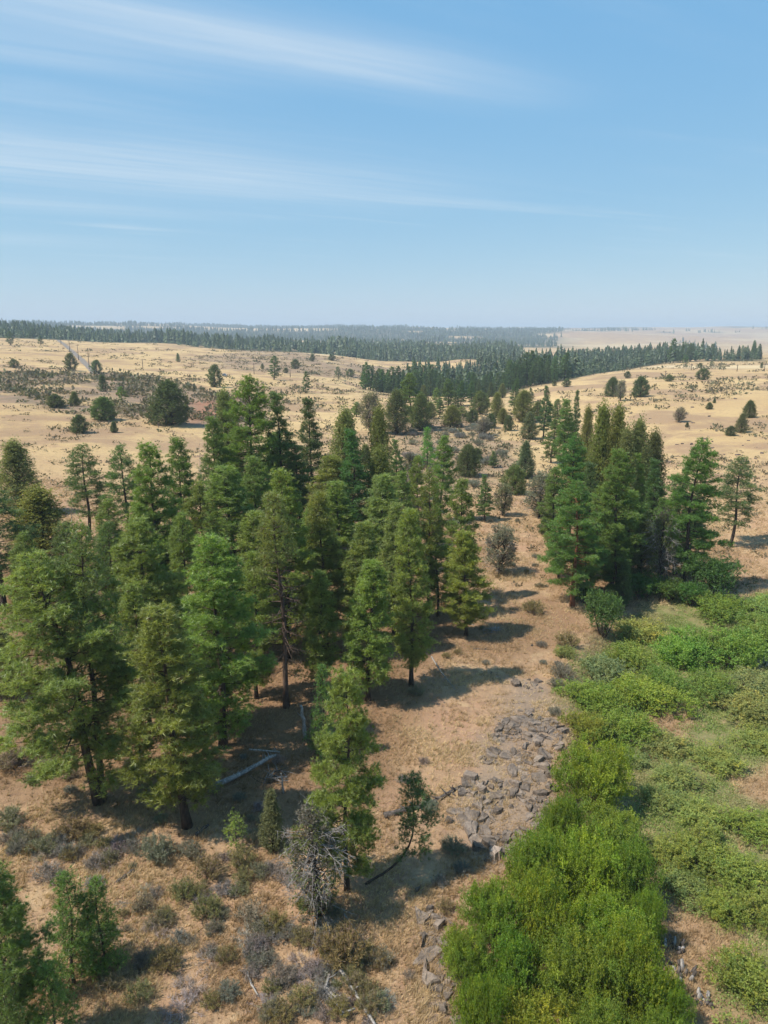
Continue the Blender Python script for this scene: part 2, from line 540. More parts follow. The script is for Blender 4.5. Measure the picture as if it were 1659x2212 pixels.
z2[mid, 0] = np.clip(soft(SCRUB1, xm, ym, 10, 26, 40) + 0.8 * soft(SCRUB2, xm, ym, 12, 30, 50) + 0.7 * soft(BANK, xm, ym, 4, 6, 14), 0, 1)
z2[:, 1] = 0.38 * sst(2600, 3600, r) * sst(1120, 1220, CU + F_U * x / np.maximum(y, 1)) * (y > 0)      # the bare far hill is of pinkish grass
z2[mid, 1] = soft(REDS, xm, ym, 4, 6, 10)
fld = (r > 2100) * sst(0.5, 0.54, fbm(x / 330, y / 330, 71, 2)) * 0.6
z2[:, 2] = fld
z2[mid, 2] = np.maximum(z2[mid, 2], np.maximum(soft(FIELD, xm, ym, 6, 8, 30), soft(FIELD2, xm, ym, 6, 8, 30)))
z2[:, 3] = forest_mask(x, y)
for nm, arr in (('zone', z1), ('zone2', z2)):
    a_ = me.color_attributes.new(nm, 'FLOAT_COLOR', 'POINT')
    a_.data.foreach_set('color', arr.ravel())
T = NT('dry_hill_ground')
tcn = T.n('ShaderNodeTexCoord')
P_ = tcn.outputs['Object']
za, zb = T.attr('zone'), T.attr('zone2')
s1 = T.n('ShaderNodeSeparateColor', {0: za.outputs['Color']})
s2 = T.n('ShaderNodeSeparateColor', {0: zb.outputs['Color']})
nA = T.noise(0.012, 5, 0.6, P_)
nB = T.noise(0.11, 5, 0.6, P_)
nM = T.noise(0.034, 6, 0.62, P_, 0.6)
nC = T.noise(0.9, 5, 0.65, P_)
nD = T.noise(7.0, 5, 0.7, P_)
nE = T.noise(34.0, 4, 0.75, P_)
gold = T.mix(T.ramp(nA, 0.38, 0.62), (0.54, 0.39, 0.195), (0.46, 0.32, 0.16))
gold = T.mix(T.math('MULTIPLY', T.ramp(nB, 0.50, 0.68), 0.65), gold, (0.36, 0.235, 0.14))
gold = T.mix(T.math('MULTIPLY', T.ramp(nM, 0.46, 0.60), 0.85), gold, (0.31, 0.205, 0.125))
gold = T.mix(T.math('MULTIPLY', T.ramp(nC, 0.52, 0.70), 0.55), gold, (0.28, 0.19, 0.125))
straw = T.mix(T.ramp(nC, 0.36, 0.66), (0.41, 0.268, 0.158), (0.31, 0.200, 0.120))
straw = T.mix(T.math('MULTIPLY', T.ramp(nB, 0.45, 0.66), 0.6), straw, (0.37, 0.215, 0.145))
straw = T.mix(T.math('MULTIPLY', T.ramp(nD, 0.52, 0.74), 0.6), straw, (0.19, 0.13, 0.085))
straw = T.mix(T.math('MULTIPLY', T.ramp(T.noise(0.33, 5, 0.65, P_, 0.8), 0.52, 0.66), 0.7), straw, (0.50, 0.355, 0.205))
straw = T.mix(T.math('MULTIPLY', T.ramp(T.noise(0.21, 5, 0.65, P_, 1.1), 0.55, 0.68), 0.75), straw, (0.25, 0.155, 0.105))
base = T.mix(za.outputs['Alpha'], gold, straw)
scrub = T.mix(T.ramp(nB, 0.4, 0.6), (0.235, 0.170, 0.115), (0.31, 0.205, 0.14))
scrub = T.mix(T.math('MULTIPLY', T.ramp(nC, 0.45, 0.62), 0.6), scrub, (0.17, 0.145, 0.085))
base = T.mix(T.math('MULTIPLY', s2.outputs[0], T.ramp(nM, 0.30, 0.50)), base, scrub)
base = T.mix(s2.outputs[1], base, (0.30, 0.16, 0.10))
base = T.mix(s2.outputs[2], base, T.mix(nA, (0.56, 0.44, 0.27), (0.50, 0.38, 0.22)))
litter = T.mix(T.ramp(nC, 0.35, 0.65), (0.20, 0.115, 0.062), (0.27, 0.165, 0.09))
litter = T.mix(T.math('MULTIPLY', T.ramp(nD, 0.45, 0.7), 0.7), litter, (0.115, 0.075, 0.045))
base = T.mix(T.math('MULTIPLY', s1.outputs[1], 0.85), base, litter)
grn = T.mix(T.ramp(nC, 0.35, 0.65), (0.17, 0.18, 0.065), (0.25, 0.215, 0.10))
grn = T.mix(T.math('MULTIPLY', T.ramp(nB, 0.56, 0.72), 0.7), grn, (0.24, 0.16, 0.075))
base = T.mix(s1.outputs[0], base, grn)
rk = T.mix(T.ramp(nD, 0.3, 0.7), (0.30, 0.225, 0.16), (0.22, 0.175, 0.14))
base = T.mix(T.math('MULTIPLY', s1.outputs[2], 0.75), base, rk)
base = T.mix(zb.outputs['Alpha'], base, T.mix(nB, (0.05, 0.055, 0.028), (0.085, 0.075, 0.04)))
base = T.mix(T.math('MULTIPLY', T.ramp(nE, 0.40, 0.75), 0.4), base, T.mix(1.0, base, (0.5, 0.47, 0.43), 'MULTIPLY'))
bs = T.n('ShaderNodeBsdfPrincipled', {'Base Color': base, 'Roughness': 0.95})
bs.inputs['Specular IOR Level'].default_value = 0.1
hgt = T.math('ADD', T.math('MULTIPLY', nD, 0.10), T.math('ADD', T.math('MULTIPLY', nC, 0.35), T.math('MULTIPLY', nE, 0.035)))
bp = T.n('ShaderNodeBump', {'Strength': 0.9, 'Distance': 1.0, 'Height': hgt})
T.t.links.new(bp.outputs[0], bs.inputs['Normal'])
me.materials.append(T.finish(bs.outputs[0]))
me.update()
ground = mobj('ground', me)
tag(ground, 'dry golden rangeland rolling away to far hills', kind='structure')

# ------------------------------------------------------------------ plant materials
M_NEEDLE = foliage_mat('pine_needles', 0.48, 0.35, 0.45)
M_JUNI = foliage_mat('juniper_sprays', 0.38, 0.2)
M_LEAF = foliage_mat('willow_leaves', 0.42, 0.25, 0.5)
M_DRY = foliage_mat('dry_stalks', 0.25, 0.1)
M_BARK = wood_mat('pine_bark', (0.030, 0.024, 0.019), (0.105, 0.075, 0.055), 5.0, 0.8)
M_GREY = wood_mat('weathered_wood', (0.16, 0.145, 0.135), (0.40, 0.37, 0.345), 9.0, 0.5)
M_TWIG = foliage_mat('grey_twigs', 0.0, 0.1)

def crown_profile(t, kind):
    """Crown half-width (0..1) at height fraction t of the crown."""
    if kind == 'cone':
        return (1 - t) ** 0.8 * min(1, 0.55 + t * 3.0) * 1.05
    if kind == 'column':
        return min(1, 0.60 + 2.2 * t) * (1 - t ** 2.6) ** 0.9
    if kind == 'broad':
        return min(1, 0.72 + 1.4 * t) * (1 - t ** 2.2) ** 0.75
    return min(1, 0.45 + 1.5 * t) * (1 - t ** 2.4) ** 0.8

def make_pine(name, seed, h, cb, cr, prof, limbs, tufts, green, yellow=0.25, gaps=0.15, bare=0.0, bend=None, tl=0.25, nn=15, tw=0.0120, side=None):
    """A ponderosa-like pine: tapered trunk and limbs, needle tufts in pads near the limb ends. bare: share of the lower crown without needles."""
    rs = np.random.default_rng(seed)
    tr, cw = Geo(), Geo()
    K = 14
    tz = np.linspace(0, 1, K)
    ph = rs.uniform(0, 6.28, 4)
    off = 0.012 * h * np.stack([np.sin(tz * 3 + ph[0]) + .5 * np.sin(tz * 8 + ph[1]), np.sin(tz * 3.3 + ph[2]) + .5 * np.sin(tz * 7 + ph[3])], -1)
    off -= off[0]
    pts = np.concatenate([off, (tz * h * 0.985)[:, None]], 1)
    if bend is not None:
        pts = pts + bend(tz)
    r0 = 0.0125 * h
    rad = r0 * ((1 - tz) ** 0.85 * 0.95 + 0.03); rad[0] *= 1.35
    pts[0, 2] -= 0.25
    tube(tr, pts, rad, 9)
    def trunk_at(t):
        return np.array([np.interp(t, tz, pts[:, i]) for i in range(3)])
    cen, dr, ln, cl = [], [], [], []
    az = rs.uniform(0, 6.28)
    gapz = rs.uniform(0, 1, 3)
    for i in range(limbs):
        t = (i + rs.uniform(0, 1)) / limbs
        t = t ** 0.92
        tt = cb + (1 - cb) * t
        az += 2.4 + rs.normal() * 0.5
        w = crown_profile(t, prof) * cr * rs.uniform(0.62, 1.12)
        if side is not None:
            w *= 0.55 + 0.75 * max(0.0, math.cos(az - side))
        if min(abs(gapz - t)) < 0.02 and rs.uniform() < 0.6:
            w *= 0.5
        w = max(w, 0.25)
        p0 = trunk_at(tt)
        e0 = R(-16 + 62 * t ** 1.4 + rs.normal() * 8)
        S = 6
        s = np.linspace(0, 1, S)
        el = e0 + (R(22) * s ** 1.5 if t < 0.75 else R(14) * s) - R(10) * np.sin(s * 3.1)
        aa = az + 0.25 * rs.normal() * s
        st = np.stack([np.cos(aa) * np.cos(el), np.sin(aa) * np.cos(el), np.sin(el)], -1) * (w / S)
        lp = p0 + np.concatenate([[[0, 0, 0]], np.cumsum(st[:-1], 0)])
        lr = np.linspace(0.26 * r0 * (0.35 + 0.65 * min(1, w / cr)), 0.010, S)
        tube(tr, lp, lr, 4, cap=False)
        if t < bare and rs.uniform() < 0.93:
            for _ in range(int(7 + 6 * rs.uniform())):
                q = rs.uniform(0.3, 1.0)
                b0 = np.array([np.interp(q, s, lp[:, k]) for k in range(3)])
                d = unit(np.array([math.cos(az), math.sin(az), 0.0]) * 0.6 + rs.normal(size=3) * np.array([.7, .7, .45]))
                L = rs.uniform(0.3, 0.8)
                tube(tr, [b0, b0 + d * L * .5 + [0, 0, .03], b0 + d * L - [0, 0, .08]], [0.013, 0.009, 0.004], 3, cap=False)
            continue
        nb = max(3, int(2 + 6.6 * w / 1.6))
        dens = tufts * rs.uniform(0.7, 1.25)
        pad_c = rs.uniform(0, 1)
        for _ in range(nb):
            q = 1 - 0.72 * rs.uniform() ** 1.5
            b0 = np.array([np.interp(q, s, lp[:, k]) for k in range(3)])
            sidev = np.array([-math.sin(az), math.cos(az), 0.0]) * rs.choice([-1, 1])
            outv = np.array([math.cos(az), math.sin(az), 0.0])
            L = rs.uniform(0.30, 0.70) * (0.6 + 0.6 * (w / cr)) * (1.15 - 0.45 * q) * min(1.25, 0.45 + 0.085 * h / 1.3)
            d = unit(sidev * rs.uniform(0.15, 1.0) + outv * rs.uniform(0.3, 0.9) + np.array([0, 0, rs.uniform(0.0, 0.55)]))
            tip = b0 + d * L
            tube(tr, [b0, b0 + d * L * .5, tip], [0.014, 0.011, 0.006], 3, cap=False)
            m = max(3, int(dens * L / 0.5))
            k = rs.uniform(0.25, 1.1, m) ** 0.7
            c = b0 + d * L * k[:, None] + rs.normal(size=(m, 3)) * np.array([0.17, 0.17, 0.13])
            cen.append(c)
            dr.append(unit(d * 0.7 + np.array([0, 0, 0.65]) + 0.45 * rs.normal(size=(m, 3))))
            ln.append(np.full(m, tl))
            yv = np.clip(yellow + 0.45 * (pad_c - .5) + 0.20 * rs.normal(size=m), 0, 1)[:, None]
            g0 = np.array(green)
            cc = g0 * (1 - yv) + np.array([g0[0] * 1.42, g0[1] * 1.26, g0[2] * 0.85]) * yv
            old = (rs.uniform(size=m) < 0.03)[:, None]
            cc = np.where(old, np.array([0.13, 0.085, 0.04]), cc) * rs.uniform(0.75, 1.2, (m, 1))
            cl.append(cc)
    # leader
    top = trunk_at(1.0)
    m = 26
    cen.append(top + np.stack([rs.normal(size=m) * .16, rs.normal(size=m) * .16, rs.uniform(-0.8, 0.25, m)], -1))
    dr.append(unit(rs.normal(size=(m, 3)) * .5 + [0, 0, 1])); ln.append(np.full(m, tl)); cl.append(np.tile(np.array(green) * 1.2, (m, 1)))
    cen, dr, ln, cl = np.concatenate(cen), np.concatenate(dr), np.concatenate(ln), np.concatenate(cl)
    needles(cw, rs, cen, dr, ln, nn, tw, cl, 0.85)
    return dict(trunk=tr.mesh(name + '_trunk', [M_BARK], True), crown=cw.mesh(name + '_crown', [M_NEEDLE]), h=h, w=2 * cr * 0.98, tris=tr.tris() + cw.tris())

def make_juniper(name, seed, h, cr, prof, clumps, green, grey=0.0, per=34, stems=1, low=0.06, dead=0, nn=7, tl=0.20, tw=0.026):
    """Juniper: dense upswept sprays in many lobes from near the ground, optional grey dead branches."""
    rs = np.random.default_rng(seed)
    tr, cw = Geo(), Geo()
    base = []
    for k in range(stems):
        a = 6.28 * k / max(stems, 1) + rs.uniform(0, 1)
        lean = (0.10 if stems > 1 else 0.02) * h
        tz = np.linspace(0, 1, 8)
        pts = np.stack([math.cos(a) * lean * tz + 0.05 * np.sin(tz * 5 + a), math.sin(a) * lean * tz + .05 * np.cos(tz * 4), tz * h * (0.93 if k == 0 else 0.75)], -1)
        pts[0, 2] -= .2
        tube(tr, pts, (0.024 * h / math.sqrt(stems)) * (1 - tz * .93), 7)
        base.append(pts)
    cen, dr, ln, cl = [], [], [], []
    az = 0
    for i in range(clumps):
        t = low + (1 - low) * ((i + rs.uniform()) / clumps) ** 0.9
        az += 2.399 + rs.normal() * .4
        w = crown_profile((t - low) / (1 - low), prof) * cr * rs.uniform(0.55, 1.08) + 0.1
        p = base[i % stems]
        tb = max(0.03, t - 0.16)
        p0 = np.array([np.interp(tb, np.linspace(0, 1, 8), p[:, k]) for k in range(3)])
        tip = np.array([p0[0] + math.cos(az) * w, p0[1] + math.sin(az) * w, t * h])
        midp = p0 * .5 + tip * .5 - np.array([0, 0, .06 * h * .3])
        tube(tr, [p0, midp, tip], [0.03 + 0.004 * h, 0.02, 0.008], 3, cap=False)
        m = int(per * rs.uniform(0.7, 1.3))
        sz = np.array([0.30, 0.30, 0.36]) * (0.55 + 0.065 * h) * rs.uniform(0.75, 1.25)
        q = rs.uniform(0, 1, m) ** 0.5
        c = midp + (tip - midp) * q[:, None] + rs.normal(size=(m, 3)) * sz * 0.62
        cen.append(c)
        o = unit(np.array([math.cos(az), math.sin(az), 1.0]))
        dr.append(unit(o + .5 * rs.normal(size=(m, 3)))); ln.append(np.full(m, tl))
        if rs.uniform() < grey:
            cc = np.tile(np.array([0.17, 0.155, 0.135]), (m, 1))
        else:
            cc = np.tile(np.array(green) * rs.uniform(0.75, 1.3), (m, 1))
            cc = cc + (rs.uniform(size=(m, 1)) < 0.10) * np.array([0.05, 0.03, 0.0])
        cl.append(cc * rs.uniform(.8, 1.2, (m, 1)))
    needles(cw, rs, np.concatenate(cen), np.concatenate(dr), np.concatenate(ln), nn, tw, np.concatenate(cl), 0.8)
    for _ in range(dead):
        t = rs.uniform(0.1, 0.8)
        a = rs.uniform(0, 6.28)
        p0 = np.array([0, 0, t * h])
        L = cr * rs.uniform(0.8, 1.35)
        d = unit(np.array([math.cos(a), math.sin(a), rs.uniform(-0.3, 0.8)]))
        pts = [p0, p0 + d * L * .5 + rs.normal(size=3) * .12, p0 + d * L + np.array([0, 0, -.15 * L]) + rs.normal(size=3) * .2]
        tube(tr, pts, [0.03, 0.02, 0.007], 3, cap=False, mat=1)
        for _k in range(7):
            q = rs.uniform(.3, 1)
            b0 = np.array(pts[1]) * (1 - q) + np.array(pts[2]) * q
            d2 = unit(d + rs.normal(size=3) * .8)
            l2 = rs.uniform(.25, .7)
            tube(tr, [b0, b0 + d2 * l2 * .5, b0 + d2 * l2 - [0, 0, .1]], [.012, .009, .004], 3, cap=False, mat=1)
    return dict(trunk=tr.mesh(name + '_trunk', [M_BARK, M_GREY], True), crown=cw.mesh(name + '_crown', [M_JUNI]), h=h, w=2 * cr, tris=tr.tris() + cw.tris())

def make_snag(name, seed, h, cr, limbs, r0=None, twigs=9, broken=False, droop=0.1, mat=None, low=0.05):
    """A dead tree: bare trunk, grey limbs and fine twigs."""
    rs = np.random.default_rng(seed)
    tr = br = Geo()
    tz = np.linspace(0, 1, 12)
    pts = np.stack([.02 * h * np.sin(tz * 4), .02 * h * np.cos(tz * 3) - .02 * h, tz * h], -1)
    pts[0, 2] -= .25
    r0 = r0 or 0.016 * h
    tube(tr, pts, r0 * (1 - tz * (0.75 if broken else 0.95)), 8)
    az = 0
    for i in range(limbs):
        t = low + (0.97 - low) * (i + rs.uniform()) / limbs
        az += 2.4 + rs.normal() * .5
        w = cr * rs.uniform(0.5, 1.1) * (1.05 - t) ** 0.55 * min(1, .5 + 2 * t)
        p0 = np.array([np.interp(t, tz, pts[:, k]) for k in range(3)])
        d = np.array([math.cos(az), math.sin(az), rs.uniform(-0.25, 0.45)])
        s = np.linspace(0, 1, 5)[:, None]
        lp = p0 + d * w * s + np.array([0, 0, -droop * w]) * s ** 2 + np.cumsum(rs.normal(size=(5, 3)) * .035 * w, 0) * (s > 0)
        tube(br, lp, np.linspace(0.16 * r0 + .008, .006, 5), 4, cap=False)
        for _ in range(twigs):
            q = rs.uniform(0.25, 1)
            b0 = np.array([np.interp(q, s[:, 0], lp[:, k]) for k in range(3)])
            d2 = unit(d * .6 + rs.normal(size=3) * .75)
            L = rs.uniform(.2, .75) * min(1.3, w / 1.3)
            b1 = b0 + d2 * L * .55
            b2 = b0 + d2 * L + np.array([0, 0, -droop * L * 2])
            tube(br, [b0, b1, b2], [.011, .008, .004], 3, cap=False)
            for _k in range(2):
                d3 = unit(d2 + rs.normal(size=3) * .8)
                tube(br, [b1, b1 + d3 * L * .45], [.006, .003], 3, cap=False)
    m = mat or M_GREY
    return dict(solo=tr.mesh(name, [m], True), h=h, w=2 * cr, tris=tr.tris())

def make_leafy(name, seed, rx, h, nleaf, lsize, lwid, green, yellow=0.2, lobes=9, tree=False, stem_col=True, up=0.5, gl=None):
    """A broad-leaved shrub: stems fanning from the ground and leaves on upright shoots in an uneven lobed dome."""
    rs = np.random.default_rng(seed)
    tr, cw = Geo(), Geo()
    lc, lr, ly = [], [], []
    for k in range(lobes):
        a = 2.4 * k + rs.uniform(0, .6)
        rr = rx * 0.66 * math.sqrt((k + .3) / lobes)
        zc = h * (0.60 - 0.30 * (rr / rx) ** 1.5) * rs.uniform(.62, 1.22)
        if tree:
            zc = h * rs.uniform(0.42, 0.78)
        lc.append((math.cos(a) * rr, math.sin(a) * rr, zc)); lr.append(rx * rs.uniform(.24, .46)); ly.append(rs.uniform())
    lc, lr, ly = np.array(lc), np.array(lr), np.array(ly)
    for k in range(lobes):
        b = np.array([lc[k, 0] * .18, lc[k, 1] * .18, -0.15])
        tube(tr, [b, b * .4 + lc[k] * .6 - [0, 0, .1], lc[k]], [.05 if not tree else .09, .035, .012], 4, cap=False)
        for _ in range(5):
            d = unit(rs.normal(size=3) + [0, 0, .6])
            tube(tr, [lc[k] * .8, lc[k] + d * lr[k] * .85], [.018, .006], 3, cap=False)
    per = 7
    # leaf sprays gather in small clumps over each lobe, with long shoots standing out of the top
    nc = int(52 * lobes)
    kc = rs.choice(lobes, nc, p=lr ** 2 / np.sum(lr ** 2))
    d = unit(rs.normal(size=(nc, 3)) + np.array([0, 0, 0.30]))
    rad = lr[kc] * (0.40 + 0.75 * rs.uniform(0, 1, nc) ** .8)
    cc_ = lc[kc] + d * rad[:, None]
    csz = lr[kc] * rs.uniform(.10, .25, nc)
    ns = nleaf // per
    ki = rs.choice(nc, ns, p=csz ** 2 / np.sum(csz ** 2))
    kk = kc[ki]
    p = cc_[ki] + rs.normal(size=(ns, 3)) * (csz[ki] * .62)[:, None]
    p[:, 2] = np.maximum(p[:, 2], 0.06 + .2 * rs.uniform(size=ns))
    sh = unit(d[ki] * .6 + np.array([0, 0, up]) + rs.normal(size=(ns, 3)) * .40)
    sl = rs.uniform(.08, .26, ns) * (lsize / .11)
    longs = rs.uniform(size=ns) < .14
    sl = np.where(longs, sl * 2.6, sl)
    q = rs.uniform(0, 1, (ns, per, 1))
    cen = (p[:, None, :] + sh[:, None, :] * sl[:, None, None] * q).reshape(-1, 3)
    ld = (sh[:, None, :] * .5 + rs.normal(size=(ns, per, 3)) * .7).reshape(-1, 3)
    cvar = rs.normal(size=nc)[ki]
    g0 = np.array(green)
    yv = np.clip(yellow * (0.5 + 1.0 * ly[kk]) + .22 * cvar + .08 * rs.normal(size=ns), 0, 1)[:, None]
    cc = g0 * (1 - yv) + g0 * np.array([1.9, 1.35, 0.9]) * yv
    cc = cc * (1 + .16 * np.clip(rs.normal(size=nc)[ki], -2, 2))[:, None]
    leaves(cw, rs, cen, ld, lsize, lwid, np.repeat(cc, per, 0), 0, .5)
    return dict(trunk=tr.mesh(name + '_stems', [M_BARK], True), crown=cw.mesh(name + '_leaves', [gl or M_LEAF]), h=h, w=2 * rx, tris=tr.tris() + cw.tris(), part='leaves', tpart='stems')

def make_sage(name, seed, rx, h, n, leafcol, wood, leafy=1.0, blade=0.11, wid=0.009, fan=1.0):
    """A low dryland shrub: forked twigs rising from one foot with narrow pale leaves towards the tips."""
    rs = np.random.default_rng(seed)
    g = Geo()
    nst = max(26, n // 18)
    a = rs.uniform(0, 6.28, nst)
    tilt = rs.uniform(0, 1, nst) ** .6 * fan
    d = np.stack([np.cos(a) * tilt * rx, np.sin(a) * tilt * rx, h * np.sqrt(np.clip(1 - .75 * tilt ** 2, .1, 1)) * rs.uniform(.7, 1.05, nst)], -1)
    tips = []
    for i in range(nst):
        b = np.array([d[i, 0] * .08, d[i, 1] * .08, -.05])
        md = b + d[i] * .5 + np.array([0, 0, -.04]) + rs.normal(size=3) * .04
        tp = b + d[i]
        tube(g, [b, md, tp], [.016, .010, .004], 3, wood, 1, cap=False)
        for _ in range(4):
            q = rs.uniform(.35, .95)
            s0 = md * (1 - q) + tp * q
            tube(g, [s0, s0 + rs.normal(size=3) * .10 + [0, 0, .13]], [.006, .002], 3, wood, 1, cap=False)
        tips.append((md, tp))
    md = np.array([t[0] for t in tips]); tp = np.array([t[1] for t in tips])
    m = int(n * leafy)
    if m > 0:
        k = rs.integers(0, nst, m)
        q = rs.uniform(.2, 1.12, m)[:, None]
        c = md[k] * (1 - q) + tp[k] * q + rs.normal(size=(m, 3)) * .055
        dd = unit(unit(d[k]) * .8 + [0, 0, .5] + .3 * rs.normal(size=(m, 3)))
        cc = np.array(leafcol) * rs.uniform(.7, 1.3, (nst, 1))[k]
        needles(g, rs, c, dd, np.full(m, blade), 4, wid, cc, .55, 0)
    return dict(mesh=g.mesh(name, [M_DRY, M_TWIG]), h=h, w=2 * rx, tris=g.tris())

PG, PY, PD, PO = (0.208, 0.276, 0.088), (0.222, 0.278, 0.090), (0.154, 0.220, 0.082), (0.212, 0.258, 0.096)
PROTO = {}
PROTO['pine_broad'] = make_pine('pine_broad', 11, 18.0, 0.16, 3.5, 'broad', 92, 10.0, PG, 0.30, nn=17)
PROTO['pine_full'] = make_pine('pine_full', 12, 16.0, 0.10, 2.7, 'round', 92, 10.0, PG, 0.34, nn=17)
PROTO['pine_column'] = make_pine('pine_column', 13, 15.0, 0.13, 1.75, 'column', 96, 11.0, PY, 0.30, nn=16)
PROTO['pine_lone'] = make_pine('pine_lone', 14, 13.0, 0.12, 2.1, 'column', 86, 11.0, PY, 0.42, nn=18)
PROTO['pine_cone'] = make_pine('pine_cone', 15, 17.0, 0.14, 2.9, 'cone', 100, 10.5, PD, 0.22, nn=16)
PROTO['pine_thin'] = make_pine('pine_thin', 16, 14.0, 0.26, 2.3, 'round', 58, 8.5, PD, 0.15, nn=13)
PROTO['pine_deadlow'] = make_pine('pine_deadlow', 17, 16.0, 0.16, 2.3, 'column', 92, 9.0, PO, 0.4, bare=0.62, nn=12)
PROTO['pine_bent'] = make_pine('pine_bent', 18, 6.5, 0.30, 1.7, 'round', 34, 9.0, PD, 0.1, nn=14,
                               bend=lambda t: np.stack([3.2 * np.sin(np.minimum(t * 1.9, 1) * 1.57), 0 * t, -1.4 * np.sin(np.minimum(t * 1.9, 1) * 1.57) * (1 - np.minimum(t * 1.9, 1)) * 1.2], -1), side=0.2)
PROTO['pine_young'] = make_pine('pine_young', 19, 7.0, 0.04, 1.7, 'cone', 62, 10.0, PG, 0.15, nn=13, tl=.20)
PROTO['pine_sapling'] = make_pine('pine_sapling', 20, 3.2, 0.12, 0.75, 'round', 16, 8.0, PG, 0.35, nn=14, tl=.20)
JG, JO, JS = (0.170, 0.200, 0.080), (0.215, 0.245, 0.082), (0.235, 0.235, 0.155)
PROTO['juniper_cone'] = make_juniper('juniper_cone', 31, 9.0, 1.9, 'cone', 170, JG)
PROTO['juniper_round'] = make_juniper('juniper_round', 32, 6.0, 2.2, 'broad', 150, JG, per=36)
PROTO['juniper_tall'] = make_juniper('juniper_tall', 33, 13.0, 2.1, 'column', 250, JO, per=34, low=.10)
PROTO['juniper_grey'] = make_juniper('juniper_grey', 34, 7.0, 1.8, 'round', 100, JS, grey=.25, per=26, stems=3, dead=26, low=.18)
PROTO['juniper_dying'] = make_juniper('juniper_dying', 35, 8.5, 1.9, 'round', 84, JG, grey=.55, per=24, stems=1, dead=130, low=.16)
PROTO['snag_tall'] = make_snag('snag_tall', 41, 12.0, 1.5, 46, twigs=8)
PROTO['snag_bare'] = make_snag('snag_bare', 42, 6.0, 1.3, 16, twigs=3, droop=-.1)
PROTO['willow_dome'] = make_leafy('willow_dome', 51, 2.4, 3.8, 52000, .105, .021, (0.172, 0.268, 0.036), .28, 12, up=.9)
PROTO['willow_wide'] = make_leafy('willow_wide', 52, 2.8, 3.2, 48000, .105, .023, (0.180, 0.272, 0.038), .32, 14, up=.6)
PROTO['bush_dark'] = make_leafy('bush_dark', 53, 2.0, 3.6, 18000, .12, .034, (0.105, 0.180, 0.046), .1, 11, tree=True)
PROTO['mound_green'] = make_leafy('mound_green', 54, 1.7, 1.7, 20000, .09, .022, (0.195, 0.285, 0.060), .25, 11, up=.7)
PROTO['mound_olive'] = make_leafy('mound_olive', 55, 1.5, 1.1, 15000, .075, .022, (0.245, 0.300, 0.105), .24, 10, up=.6)
SG = {}
SG['sage_green'] = make_sage('sage_green', 61, .62, .75, 900, (0.240, 0.220, 0.135), (0.25, 0.215, 0.18))
SG['sage_olive'] = make_sage('sage_olive', 62, .70, .95, 950, (0.260, 0.220, 0.095), (0.23, 0.18, 0.13), blade=.13)
SG['sage_dead'] = make_sage('sage_dead', 63, .60, .60, 700, (0.25, 0.215, 0.185), (0.33, 0.29, 0.26), .45, blade=.15)
SG['sage_white'] = make_sage('sage_white', 64, .75, .45, 700, (0.36, 0.33, 0.30), (0.46, 0.43, 0.40), .5, blade=.22, wid=.008, fan=1.3)
SG['sage_grey'] = make_sage('sage_grey', 65, .80, .85, 1100, (0.235, 0.230, 0.170), (0.25, 0.225, 0.19), blade=.14)
print('proto tris', sum(p['tris'] for p in PROTO.values()), sum(p['tris'] for p in SG.values()), {k: p['tris'] for k, p in PROTO.items()})

# ------------------------------------------------------------------ simpler trees for the distance
PROTO['pine_mid_a'] = make_pine('pine_mid_a', 71, 15.0, 0.12, 2.6, 'cone', 46, 3.4, PD, 0.15, nn=8, tl=.46, tw=.055)
PROTO['pine_mid_b'] = make_pine('pine_mid_b', 72, 15.0, 0.10, 2.4, 'column', 46, 3.4, PD, 0.22, nn=8, tl=.46, tw=.055)
PROTO['pine_mid_c'] = make_pine('pine_mid_c', 73, 15.0, 0.08, 2.9, 'round', 42, 3.4, PD, 0.10, nn=8, tl=.46, tw=.055)
PROTO['juniper_mid'] = make_juniper('juniper_mid', 74, 6.0, 2.0, 'round', 80, JG, per=14, nn=5, tl=.36, tw=.06)
PROTO['juniper_mid_b'] = make_juniper('juniper_mid_b', 75, 7.0, 1.9, 'cone', 80, JG, per=14, nn=5, tl=.36, tw=.06)

def one_mesh(p, name):
    """Trunk and crown of a small far tree as one mesh."""
    me_ = bpy.data.meshes.new(name)
    vs, fs, mi, cs_, off = [], [], [], [], 0
    for q in ('trunk', 'crown'):
        m = p[q]
        n = len(m.vertices); a = np.empty(n * 3, np.float32); m.vertices.foreach_get('co', a)
        f = np.empty(len(m.polygons) * 3, np.int32); m.loops.foreach_get('vertex_index', f)
        c = np.empty(n * 4, np.float32); m.color_attributes['col'].data.foreach_get('color', c)
        k = np.empty(len(m.polygons), np.int32); m.polygons.foreach_get('material_index', k)
        vs.append(a.reshape(-1, 3)); fs.append(f.reshape(-1, 3) + off); cs_.append(c.reshape(-1, 4)[:, :3]); mi.append(k + (0 if q == 'trunk' else 2))
        off += n
    g = Geo(); g.v, g.f, g.c, g.m, g.n = vs, fs, cs_, mi, off
    return g.mesh(name, [M_BARK, M_GREY, p['crown'].materials[0]])
ONE = {k: one_mesh(PROTO[k], k + '_whole') for k in ('pine_mid_a', 'pine_mid_b', 'pine_mid_c', 'juniper_mid', 'juniper_mid_b')}

